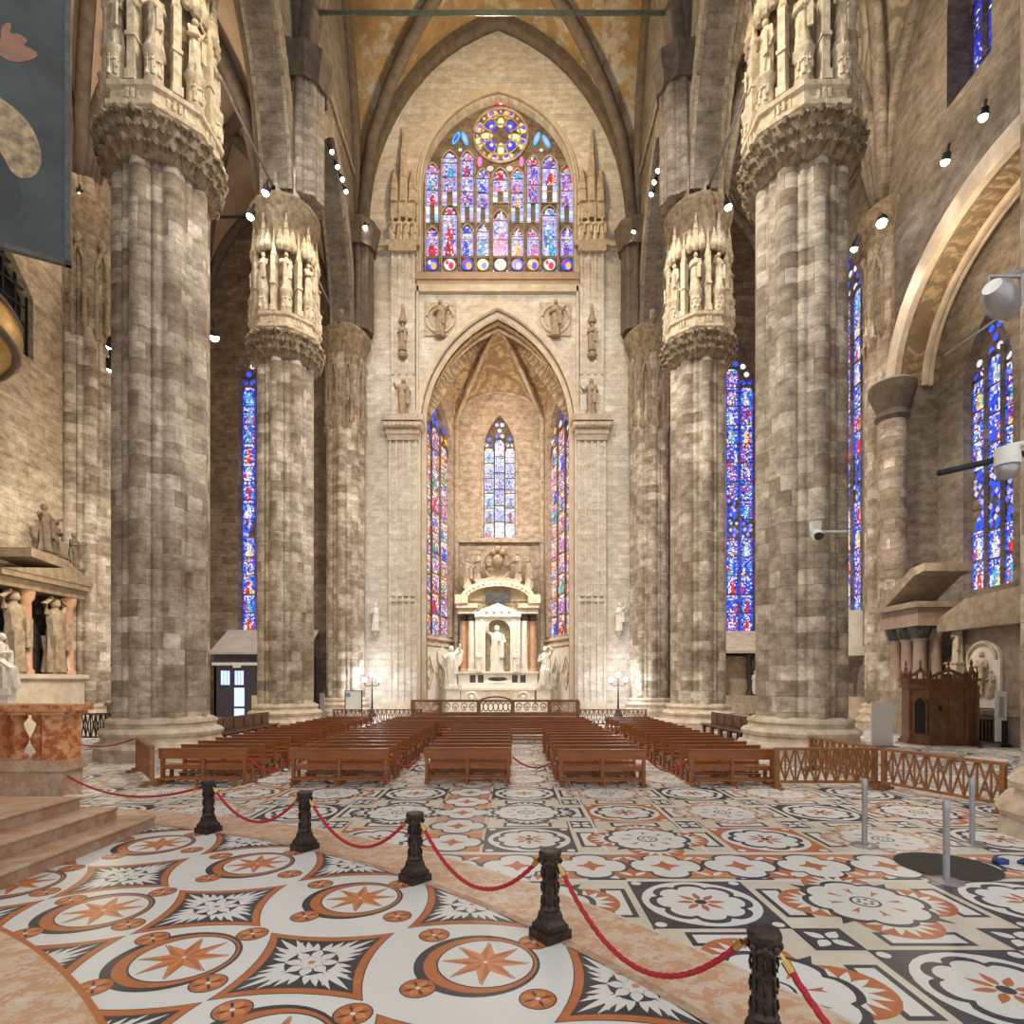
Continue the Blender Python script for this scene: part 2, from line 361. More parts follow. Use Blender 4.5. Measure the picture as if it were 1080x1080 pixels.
def frame_rect(F, x, y, a, b, w=.06):
    F.P(sq(x - a, x + a, y - b, y + b), BK, 1); F.P(sq(x - a + w, x + a - w, y - b + w, y + b - w), WH, 2)
F = Inlay(); rr = random.Random(3)
F.P(sq(-26, 24, -3, 54), W2, 0)
P_ = 1.86
colsR = [.27 + P_ * k for k in range(11)]; colsL = [-2.13 - P_ * k for k in range(11)]
def grid_row(y, par, far):
    for side, cs in ((0, colsR), (1, colsL)):
        for k, x in enumerate(cs):
            if (k + par) % 2 == 0: roundel(F, x, y, .7, rr)
            else: medallion(F, x, y, .74, rr)
            xs = x + (P_ / 2 if side == 0 else -P_ / 2)
            if y < 24 or abs(x) > 6:
                frame_rect(F, xs, y, .15, .42); frame_rect(F, x, y + P_ / 2, .42, .15)
                F.P(sq(xs - .24, xs + .24, y + P_ / 2 - .24, y + P_ / 2 + .24), BK, 1)
                for i in range(4): F.P(leaf(xs, y + P_ / 2, i * pi / 2 + pi / 4, .2, .06, .03, 5), WH, 2)
    # chain strip of quatrefoils
rows = [6.53 - P_ * i for i in range(4)]
for i, yy in enumerate(rows): grid_row(yy, (i + 1) % 2, False)
rows2 = [9.12 + P_ * i for i in range(18)]
for i, yy in enumerate(rows2): grid_row(yy, i % 2, True)
F.P(sq(-26, 24, 7.2, 7.25), WH, 2); F.P(sq(-26, 24, 8.37, 8.42), WH, 2)
for k in range(46):
    x = -24 + k * 1.0 + .07
    F.P(sq(x - .5, x + .5, 7.32, 8.3), BK, 1)
    for b_ in (7.34, 8.28):
        d_ = 1 if b_ < 7.8 else -1
        F.P([(x + .5 - .36, b_), (x + .5 + .36, b_), (x + .5 + .2, b_ + .3 * d_), (x + .5, b_ + .42 * d_), (x + .5 - .2, b_ + .3 * d_)], OR if k % 2 else O2, 2)
        for s_ in (-1, 1): F.P(leaf(x + .5, b_ + .06 * d_, pi / 2 * d_ + s_ * .8, .26, .04, .02, 5), WH, 2.5)
    foil(F, x, 7.81, .46)
for k in range(24):
    yy = 8.95 + k * 1.0
    F.P(sq(-1.44, -.42, yy - .5, yy + .5), PK if k % 3 else O2, 1); foil(F, -.93, yy, .45)
for k in range(11):
    for cs in (colsR, colsL):
        x = cs[k]
        for a in (-.73, .73): F.P(sq(x + a - .02, x + a + .02, 8.45, 42), WH if k % 2 else W2, 2)
# rose paving slabs before the altar
F.P(sq(-6.6, 4.5, 40.2, 50), SP, 10)
# --- ring pavement of the crossing
CX, CY = -10.3, -3.4
def pol(r, t): return (CX + r * cos(t), CY + r * sin(t))
def sector(r0, r1, t0, t1, n=60): return [pol(r0, t0 + (t1 - t0) * i / n) for i in range(n + 1)] + [pol(r1, t1 + (t0 - t1) * i / n) for i in range(n + 1)]
T0, T1 = radians(-4), radians(84)
F.P(sector(4.0, 14.05, T0, T1, 80), WH, 12)
D_ = radians(9.27); A0 = radians(40.3)
def starmed(r, t):
    x, y = pol(r, t); dx, dy = cos(t + 2.6), sin(t + 2.6)
    F.P(circ(x + .045 * dx, y + .045 * dy, .555, 40), BK, 14); F.P(circ(x + .015 * dx, y + .015 * dy, .5, 40), OR, 15)
    F.P(circ(x - .03 * dx, y - .03 * dy, .435, 36), BK, 16); F.P(circ(x - .03 * dx, y - .03 * dy, .418, 36), WH, 17)
    x -= .03 * dx; y -= .03 * dy
    for i in range(8):
        a = i * pi / 4 + t
        for sd, m in ((1, OR), (-1, O2)):
            F.P([(x, y), (x + .165 * cos(a + sd * pi / 8), y + .165 * sin(a + sd * pi / 8)), (x + .385 * cos(a), y + .385 * sin(a))], m, 18)
        F.P([(x + .175 * cos(a + .32), y + .175 * sin(a + .32)), (x + .395 * cos(a + .05), y + .395 * sin(a + .05)), (x + .378 * cos(a + .03), y + .378 * sin(a + .03))], BK, 19)
    F.P(circ(x, y, .022, 8), WH, 20)
def rosette(r, t):
    x, y = pol(r, t); F.P(circ(x, y, .152, 18), BK, 14); F.P(circ(x, y, .14, 18), OR, 15)
    for i in range(4): F.P(leaf(x, y, i * pi / 2 + t + .5, .1, .035, .025, 5), O2, 16)
    F.P(circ(x, y, .022, 8), WH, 17)
    for i in range(4): F.P(leaf(x, y, i * pi / 2 + t + .5 + pi / 4, .1, .012, .03, 4), BK, 16)
def conc(x, y, t, s, c):
    """square with concave sides, corners on the diagonals of frame angle t"""
    pts = []; n = 9
    for i in range(4):
        a = t + i * pi / 2; p = (s * cos(a), s * sin(a)); q = (s * cos(a + pi / 2), s * sin(a + pi / 2)); mx, my = cos(a + pi / 4), sin(a + pi / 4)
        for j in range(n):
            u = j / n; d = c * (1 - (2 * u - 1) ** 2); pts.append((x + p[0] + (q[0] - p[0]) * u - mx * d, y + p[1] + (q[1] - p[1]) * u - my * d))
    return pts
def panel(r, t):
    x, y = pol(r, t)
    F.P(conc(x, y, t, .865, .105), BK, 14); F.P(conc(x, y, t, .85, .105), OR, 15); F.P(conc(x, y, t, .715, .085), BK, 16)
    for i in range(4):
        a = t + i * pi / 2
        for j, (o_, L_, w_) in enumerate(((0, .45, .032), (.19, .35, .03), (-.19, .35, .03), (.38, .25, .032), (-.38, .25, .032), (.6, .19, .034), (-.6, .19, .034))):
            F.P(leaf(x, y, a + o_, L_, w_, .19, 8), WH, 17)
        for o_ in (.33, -.33): F.P(leaf(x + .3 * cos(a), y + .3 * sin(a), a + o_ * 2.2, .16, .03, .02, 6), WH, 18)
    F.P(circ(x, y, .23, 20), BK, 18)
    for i in range(8): F.P(leaf(x, y, t + i * pi / 4, .15, .052, .09, 6), WH, 19)
    for i in range(8): F.P(leaf(x, y, t + i * pi / 4 + pi / 8, .1, .035, .025, 5), WH, 20)
    F.P(circ(x, y, .03, 8), O2, 21)
for i in range(-5, 5):
    for k, r in enumerate((13.16, 11.29)):
        t = A0 + i * D_; starmed(r, t)
        for u in (.35, .65): rosette(r, t + D_ * u)
        for u in (.35, .65): rosette(r - 1.87 * u, t)
    rosette(13.16 + .62, A0 + i * D_)
    for r in (13.92, 12.05, 10.3): panel(r, A0 + (i + .5) * D_)
F.P(sector(8.6, 10.55, T0, T1), BD, 24); F.P(sector(10.53, 10.58, T0, T1), OR, 25)
F.P(sector(14.0, 14.88, T0, T1), BD, 24); F.P(sector(13.96, 14.06, T0, T1), SP, 25); F.P(sector(14.85, 14.89, T0, T1), W2, 25)
F.P(sector(3, 8.62, T0, T1), W2, 24)
struct(F, 'floor', FM)
# ------------------------------------------------------------------ end wall
TE = lambda u, z, d: (u, YE + d, z)
AU0, AU1, AZS, AZA = -6.65, 4.55, 21.0, 29.5
GU0, GU1, GZ0, GZS, GZA = -6.55, 4.5, 32.0, 38.3, 45.1
w = MB()
gw = [(GU0, GZ0), (GU1, GZ0)] + list(reversed(arch(GU0, GU1, GZS, GZA)))
slab(w, [[(-12, 0), (AU0, 0)] + arch(AU0, AU1, AZS, AZA) + [(AU1, 0), (10, 0), (10, 53), (-12, 53)], gw], TE, .9)
struct(w, 'wall_end', 'wall')
w = MB()
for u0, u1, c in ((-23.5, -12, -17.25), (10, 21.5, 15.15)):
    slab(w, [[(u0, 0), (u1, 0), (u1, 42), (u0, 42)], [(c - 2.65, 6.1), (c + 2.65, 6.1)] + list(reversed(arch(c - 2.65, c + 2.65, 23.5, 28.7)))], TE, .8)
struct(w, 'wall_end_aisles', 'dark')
# mouldings around the openings
t = MB()
def grow(pts, cx, cz, k): return [(cx + (u - cx) * k, z if z < cz else cz + (z - cz) * k) for u, z in pts]
def moulding(mb, u0, u1, z0, zs, za, wd, T, d, base=True):
    inn = ([(u0, z0)] if base else []) + arch(u0, u1, zs, za) + ([(u1, z0)] if base else [])
    out = ([(u0 - wd, z0)] if base else []) + arch(u0 - wd, u1 + wd, zs, za + wd * 1.25) + ([(u1 + wd, z0)] if base else [])
    arch_band(mb, out, inn, T, d)
moulding(t, AU0 + .02, AU1 - .02, 0, AZS, AZA, .42, lambda u, z, d: (u, YE - .22 + d, z), .22)
moulding(t, AU0 + .35, AU1 - .35, 0, AZS, AZA - .45, .3, lambda u, z, d: (u, YE + .2 + d, z), .3)
t.box(-6.9, -6.9 + .16, YE - .3, YE, 21, 31); t.box(4.65, 4.81, YE - .3, YE, 21, 31)
t.box(-7.0, 4.95, YE - .3, YE, 30.6, 31.1)
struct(t, 'trim_1', 'trim')
t = MB(); moulding(t, GU0, GU1, GZ0, GZS, GZA, .35, lambda u, z, d: (u, YE - .16 + d, z), .16)
moulding(t, GU0 + .0, GU1 - .0, GZ0, GZS, GZA, .12, lambda u, z, d: (u, YE - .3 + d, z), .3)
struct(t, 'trim_2', 'trim')
t = MB(); t.box(-7.0, 4.95, YE - .35, YE, 31.45, 31.95); t.box(-6.9, 4.85, YE - .25, YE, 31.1, 31.45)
struct(t, 'trim_3', M['redm'] if 0 else plain('ochre_stone_sill', (.5, .35, .23), (.4, .28, .18), .7, 0, 1, .1))
# the jamb of the apse arch: carved soffit, 0.9 m deep behind the front moulding
t = MB()
inn = [(AU0 + .3, 0)] + arch(AU0 + .3, AU1 - .3, AZS, AZA - .4) + [(AU1 - .3, 0)]; out = [(AU0, 0)] + arch(AU0, AU1, AZS, AZA) + [(AU1, 0)]
arch_band(t, out, inn, lambda u, z, d: (u, YE + .9 + d, z), .5)
struct(t, 'trim_4', 'soffit')
# spandrel reliefs
for nm, cx, sd in (('left', -5.2, 1), ('right', 3.15, 2)):
    e = empty('angel_relief', (cx, YE - .05, 28.7), 'carved half-length angel in a round frame, %s of the arch point under the great window' % nm, 'relief', 'angel reliefs')
    g = MB(); g.box(-1.15, 1.15, -.06, .04, -1.2, 1.2); g.build('panel', 'relief', e)
    g = MB(); g.tube([(1.0 * cos(a), -.12, 1.0 * sin(a)) for a in [2 * pi * i / 28 for i in range(29)]], .1, 6); g.build('round_frame', 'trim', e, True)
    g = MB(); figure(g, (0, -.22, -1.35), 2.6, 0, sd, ('fold', 'out')); g.build('angel', 'statue', e, 50)
    for a, b in ((-1, -1), (1, -1)): pass
# pilasters with statues
def pil(cx, label):
    e = empty('pilaster', (cx, YE, 0), label, 'pilaster', 'fluted wall pilasters', kind='thing')
    g = MB(); g.box(-1.08, 1.08, -.45, .02, 0, 1.0); g.box(-1.15, 1.15, -.52, .02, 0, .35); g.build('base', 'trim', e)
    g = MB(); g.box(-1.0, 1.0, -.28, .02, 1.0, 19.8)
    for i in range(5): g.box(-1.0 + i * .46, -1.0 + i * .46 + .16, -.4, -.28, 1.0, 19.8)
    for z in (8.2, 8.6): g.box(-1.02, 1.02, -.42, -.2, z, z + .15)
    g.build('shaft', 'wall', e)
    g = MB()
    for z, k in ((19.8, 1.1), (20.2, 1.2), (20.6, 1.4), (21.1, 1.5)): g.box(-k, k, -.42 - (k - 1) * .8, .02, z, z + .42)
    for i in range(9): g.ball((-1.2 + i * .3, -.75, 20.75), .18, 5)
    g.build('capital', 'relief', e)
    g = MB(); figure(g, (.05 if cx < 0 else -.05, -.45, 21.5), 2.7, .3 if cx < 0 else -.3, int(cx * 7), ('out', 'fold')); g.build('statue', 'statue', e, 50)
    g = MB(); g.box(-.85, .85, -.25, .02, 21.5, 33.3)
    for i in range(4): g.box(-.85 + i * .5, -.85 + i * .5 + .2, -.35, -.25, 24.6, 33.3)
    g.build('upper_shaft', 'wall', e)
    g = MB(); figure(g, (0, -.45, 26.2), 2.0, 0, 3, 'fold'); g.lathe([(.3, 0), (.38, .2), (.12, .5)], (0, -.45, 25.7), 8); g.lathe([(.25, 0), (.32, .15), (.2, .5), (.03, 1.4)], (0, -.45, 28.2), 8); g.build('finial_figure', 'statue', e, 50)
    g = MB()
    for z, k in ((33.3, 1.0), (33.7, 1.25)): g.box(-k, k, -.6, .02, z, z + .4)
    g.build('pedestal', 'relief', e)
    for i in range(4):
        g = MB(); figure(g, (-.75 + i * .5, -.42, 34.1), 1.7, 0, i + 5); g.build('small_statue', 'carve', e, 50)
    g = MB()
    for i in range(3): g.box(-.9 + .6 * i, -.9 + .6 * i + .6, -.4 - .1 * (i == 1), .02, 35.8, 36.9)
    for i, hh in enumerate((2.6, 5.6, 2.6)):
        g.lathe([(.4, 0), (.3, .4 * hh), (.34, .43 * hh), (.18, .75 * hh), (.03, hh)], (-.65 + .65 * i, -.25, 36.9), 6)
        for z in (.3, .5, .7, .85): g.lathe([(.05, 0), (.42 * (1 - z) + .1, .12), (.05, .24)], (-.65 + .65 * i, -.25, 36.9 + z * hh), 6)
    g.build('spire', 'relief', e)
    return e
pil(-7.85, 'tall fluted pilaster topped by a statue, left of the altar arch')
pil(5.75, 'tall fluted pilaster topped by a statue, right of the altar arch')
# the small mouldings across the end wall
t = MB()
for u0, u1 in ((-12, -8.9), (6.8, 10)): t.box(u0, u1, YE - .12, YE, 34.0, 34.3); t.box(u0, u1, YE - .1, YE, 0, .5)
struct(t, 'baseboard_end', 'trim')
# ------------------------------------------------------------------ apse
A = [(-6.65, YE + .9), (-4.75, 48.4), (2.65, 48.4), (4.55, YE + .9)]
CR = Vector((XC, 44.6, 29.9))
w = MB(); web = MB(); ribs = MB(); wins = []
def bulge(p, s, k=.7):
    q = Vector(p).lerp(CR, s); q.z += k * sin(pi * s); return q
lun = []
for i in range(3):
    a, b = Vector((*A[i], 0)), Vector((*A[i + 1], 0)); L = (b - a).length; d = (b - a) / L; nrm = Vector((-d.y, d.x, 0))
    T = (lambda a, d, nrm: lambda u, z, dep: tuple(a + d * u + nrm * dep + Vector((0, 0, z))))(a, d, nrm)
    ou = arch(0, L, 23.8, 27.2 if i != 1 else 26.6, 10)
    if i == 1: wu0, wu1, z0, zs, za = L / 2 - 1.32, L / 2 + 1.32, 14.5, 21.6, 24.7
    elif i == 0: wu0, wu1, z0, zs, za = .4, 4.9, 6.1, 21.0, 24.6
    else: wu0, wu1, z0, zs, za = L - 4.9, L - .4, 6.1, 21.0, 24.6
    hole = [(wu0, z0), (wu1, z0)] + list(reversed(arch(wu0, wu1, zs, za)))
    slab(w, [[(0, 0)] + ou + [(L, 0)], hole], T, .5)
    wins.append((T, wu0, wu1, z0, zs, za))
    lun.append([T(u, z, 0) for u, z in ou])
    moulding(w, wu0, wu1, z0, zs, za, .22, lambda u, z, dd, T=T: T(u, z, -.12 + dd), .12)
lun.append([(u, YE + .9, z) for u, z in arch(AU0 + .1, AU1 - .1, AZS + .2, AZA - .2, 10)])
for ou in lun: web.loft([[bulge(p, s, .5) for p in ou] for s in [i / 8 for i in range(9)]], False, False)
struct(w, 'wall_apse', 'apse'); struct(web, 'ceiling_apse', 'stucco', smooth=True)
for i in (1, 2):
    base = (A[i][0] * .97 + XC * .03, A[i][1] - .15, 24.2)
    ribs.tube([bulge(base, s / 10, .35) for s in range(11)], .2, 8)
    ribs.tube([(base[0], base[1], 0), (base[0], base[1], 24.4)], .24, 10)
    ribs.lathe([(.25, 0), (.45, .3), (.45, .5)], (base[0], base[1], 18.6), 10)
    ribs.lathe([(.45, 0), (.45, .6), (.3, .9)], (base[0], base[1], 0), 10)
for x in (-5.9, 3.8): ribs.tube([bulge((x * .98, YE + 1.6, 23.5), s / 10, .5) for s in range(11)], .15, 8)
for ou in lun[:3]: ribs.tube([Vector(p) + Vector((0, -.05, 0)) for p in ou], .13, 6)
ribs.tube([(p[0], p[1] + .6, p[2] - .35) for p in lun[3]], .16, 8)
ribs.box(-4.6, 2.5, 48.0, 48.4, 14.0, 14.35)
struct(ribs, 'trim_5', 'apse', smooth=50)
# geometric marble wainscot on the apse flanks
t = MB()
for i in (0, 2):
    T, *_ = wins[i]; L = 5.8
    for z in (5.2, 5.7): slab(t, [[(.1, z), (L - .1, z), (L - .1, z + .22), (.1, z + .22)]], lambda u, zz, d, T=T: T(u, zz, -.15 + d), .15)
    t.cur = 1; slab(t, [[(.1, 1.0), (L - .1, 1.0), (L - .1, 5.1), (.1, 5.1)]], lambda u, zz, d, T=T: T(u, zz, -.06 + d), .06); t.cur = 2
    for k in range(3):
        c = .9 + k * 1.9
        for r in (.75, .4):
            q = [(c + r * cos(a), 3.1 + 1.7 * r * sin(a)) for a in (0, pi / 2, pi, 3 * pi / 2)]
            for j in range(4):
                p0, p1 = q[j], q[(j + 1) % 4]; t.bar(T(*p0, -.08), T(*p1, -.08), .12, .06)
    t.cur = 0
struct(t, 'trim_6', ['trim', 'white', 'relief'])
# ------------------------------------------------------------------ side walls and recess
t = MB()
TL = lambda u, z, d: (WL - d, u, z); TR = lambda u, z, d: (WR + d, u, z)
RA = (15.6, 28.9, 17.2, 22.9)
slab(t, [[(7, 0), (YE + .8, 0), (YE + .8, 40), (7, 40)], [(24.0, 17.6), (27.3, 17.6), (27.3, 20.5), (25.65, 22.4), (24.0, 20.5)]], TL, .8)
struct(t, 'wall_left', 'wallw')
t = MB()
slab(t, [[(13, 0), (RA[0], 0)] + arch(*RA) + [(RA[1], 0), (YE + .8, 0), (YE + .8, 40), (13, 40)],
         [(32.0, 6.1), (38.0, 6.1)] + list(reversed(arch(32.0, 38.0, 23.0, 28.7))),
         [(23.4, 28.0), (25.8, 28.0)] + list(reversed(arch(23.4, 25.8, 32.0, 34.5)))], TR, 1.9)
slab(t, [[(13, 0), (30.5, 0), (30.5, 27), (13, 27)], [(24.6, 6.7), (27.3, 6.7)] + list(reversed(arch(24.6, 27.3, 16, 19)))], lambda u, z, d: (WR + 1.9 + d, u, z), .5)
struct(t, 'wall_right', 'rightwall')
t = MB(); moulding(t, RA[0], RA[1], 17.2, 17.2, 22.9, .75, lambda u, z, d: (WR - .3 + d, u, z), .3, False)
struct(t, 'trim_7', 'trim')
t = MB(); a1 = arch(RA[0] + .04, RA[1] - .04, 17.2, 22.85)
t.loft([[(WR + .1, u, z) for u, z in a1], [(WR + 1.6, u, z) for u, z in a1]], False, False)
struct(t, 'ceiling_recess', 'soffit')
t = MB()
for dd, rr_ in ((1.15, .16), (1.45, .11)): t.tube([(WR + dd, u, z) for u, z in arch(RA[0] + .1, RA[1] - .1, 17.2, 22.75)], rr_, 6)
struct(t, 'trim_8', 'trim')
# ------------------------------------------------------------------ arcades, clerestory, vaults
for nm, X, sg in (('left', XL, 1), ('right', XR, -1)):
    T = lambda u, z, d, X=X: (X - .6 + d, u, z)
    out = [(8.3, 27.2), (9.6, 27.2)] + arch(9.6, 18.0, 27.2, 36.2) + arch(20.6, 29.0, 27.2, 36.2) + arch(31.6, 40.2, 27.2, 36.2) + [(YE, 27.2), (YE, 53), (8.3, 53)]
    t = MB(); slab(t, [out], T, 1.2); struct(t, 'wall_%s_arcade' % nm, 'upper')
    t = MB()
    for a, b in ((9.6, 18.0), (20.6, 29.0), (31.6, 40.2)):
        moulding(t, a - .02, b + .02, 27.2, 27.2, 36.2, .95, lambda u, z, d, X=X, sg=sg: (X + sg * (.8 - d), u, z), 1.6, False)
    t.box(X + sg * .6 - .15, X + sg * .6 + .15, 8.3, YE, 38.2, 38.6)
    struct(t, 'trim_%d' % (9 if sg > 0 else 10), 'ribl')
VX0, VX1 = XL + .6, XR - .6
def prof(u, zs, za):  # pointed profile, u in -1..1 ; returns height
    h = za - zs; k = abs(u); 
    Rr = 1.35; c = Rr - 1; top = sqrt(Rr * Rr - c * c)
    return zs + h * sqrt(max(0, Rr * Rr - (k + c) ** 2)) / top
def vault(name, x0, x1, y0, y1, zs, za, m, n=22):
    t = MB(); k = len(t.v)
    for i in range(n + 1):
        for j in range(n + 1):
            u, v = -1 + 2 * i / n, -1 + 2 * j / n
            t.v.append((x0 + (x1 - x0) * i / n, y0 + (y1 - y0) * j / n, max(prof(u, zs, za), prof(v, zs, za))))
    for i in range(n):
        for j in range(n): a = i * (n + 1) + j; t.face((a, a + 1, a + n + 2, a + n + 1))
    return struct(t, name, m, smooth=True)
def rib_set(t, x0, x1, y0, y1, zs, za, r, sides=True, N=16):
    def dia(p, q): t.tube([(p[0] + (q[0] - p[0]) * i / N, p[1] + (q[1] - p[1]) * i / N, prof(-1 + 2 * i / N, zs, za) - r * .5) for i in range(N + 1)], r, 8)
    dia((x0, y0), (x1, y1)); dia((x0, y1), (x1, y0))
    dia((x0, y0), (x1, y0)); dia((x0, y1), (x1, y1))
    if sides: dia((x0, y0), (x0, y1)); dia((x1, y0), (x1, y1))
vault('ceiling_nave', VX0, VX1, 30.6, YE, 34.4, 50.4, 'ochre'); vault('ceiling_nave.001', VX0, VX1, 19.3, 30.4, 34.4, 50.4, 'ochre')
t = MB(); rib_set(t, VX0 + .1, VX1 - .1, 30.5, YE - .3, 34.4, 50.2, .42); rib_set(t, VX0 + .1, VX1 - .1, 19.5, 30.3, 34.4, 50.2, .42)
struct(t, 'trim_11', 'rib', smooth=True)
# the heavy wall arch against the end wall
t = MB(); N = 20
o1 = [(VX0 + (VX1 - VX0) * i / (2 * N), prof(-1 + i / N, 34.4, 50.3)) for i in range(2 * N + 1)]
cx = (VX0 + VX1) / 2
i1 = [(cx + (u - cx) * .93, 34.4 + (z - 34.4) * .965) for u, z in o1]
arch_band(t, o1, i1, lambda u, z, d: (u, YE - .75 + d, z), .75)
struct(t, 'trim_12', 'rib')
for k, (a, b, m, mn) in enumerate(((WL, XL - 1, 'peach', 'left'), (XR + 1, WR, 'paintv', 'right'))):
    for j, (y0, y1) in enumerate(((8.3, 19.2), (19.4, 30.2), (30.4, YE))):
        vault('ceiling_aisle_%s' % mn + ('' if j == 0 else '.00%d' % j), a, b, y0, y1, 27.6, 37.2, m, 16)
    t = MB()
    for (y0, y1) in ((8.3, 19.2), (19.4, 30.2), (30.4, YE)): rib_set(t, a + .1, b - .1, y0 + .1, y1 - .1, 27.6, 37.0, .33)
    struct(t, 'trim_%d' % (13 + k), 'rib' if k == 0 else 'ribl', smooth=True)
# added out-of-view blockers that keep ambient light out of the two aisles
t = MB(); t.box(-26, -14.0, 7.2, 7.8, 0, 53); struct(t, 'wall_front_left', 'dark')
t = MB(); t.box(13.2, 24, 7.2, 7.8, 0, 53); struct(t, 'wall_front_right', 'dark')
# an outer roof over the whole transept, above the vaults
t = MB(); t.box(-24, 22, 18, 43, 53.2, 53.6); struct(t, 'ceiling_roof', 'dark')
# ------------------------------------------------------------------ clustered pillars
def cluster(s=1.0, n=160):
    out = []
    circles = [(1.23 * cos(i * pi / 4), 1.23 * sin(i * pi / 4), .42) for i in range(8)] + [(1.34 * cos((i + .5) * pi / 4), 1.34 * sin((i + .5) * pi / 4), .17) for i in range(8)]
    for j in range(n):
        t = 2 * pi * j / n + .01; dx, dy = cos(t), sin(t); best = 1.22
        for cx, cy, r in circles:
            b = dx * cx + dy * cy; disc = b * b - (cx * cx + cy * cy - r * r)
            if disc > 0: best = max(best, b + sqrt(disc))
        out.append((best * s * dx, best * s * dy))
    return out
def shaft(mb, z0, z1, s=1.0, o=(0, 0)):
    c = cluster(s); n = len(c); per = [0]
    for j in range(n): per.append(per[-1] + hypot(c[(j + 1) % n][0] - c[j][0], c[(j + 1) % n][1] - c[j][1]))
    mb.loft([[(o[0] + x, o[1] + y, z) for x, y in c] for z in (z0, z1)], True, True, lambda i, j: [(per[j], z0), (per[j + 1], z0), (per[j + 1], z1), (per[j], z1)])
def basemesh(k=1.0):
    g = MB()
    def oct_(r): return (r, )
    g.lathe([(2.25 * k, 0), (2.25 * k, .28)], n=8, ph=pi / 8)
    g.lathe([(2.15 * k, .28), (2.2 * k, .4), (2.12 * k, .52), (1.98 * k, .56), (1.95 * k, .72), (2.02 * k, .76), (2.05 * k, .86), (1.96 * k, .95), (1.8 * k, 1.0), (1.78 * k, 1.1), (1.84 * k, 1.16), (1.8 * k, 1.25), (1.6 * k, 1.34)], n=32, ph=pi / 8, mod=lambda t, z: 1 + .025 * cos(8 * t))
    return g
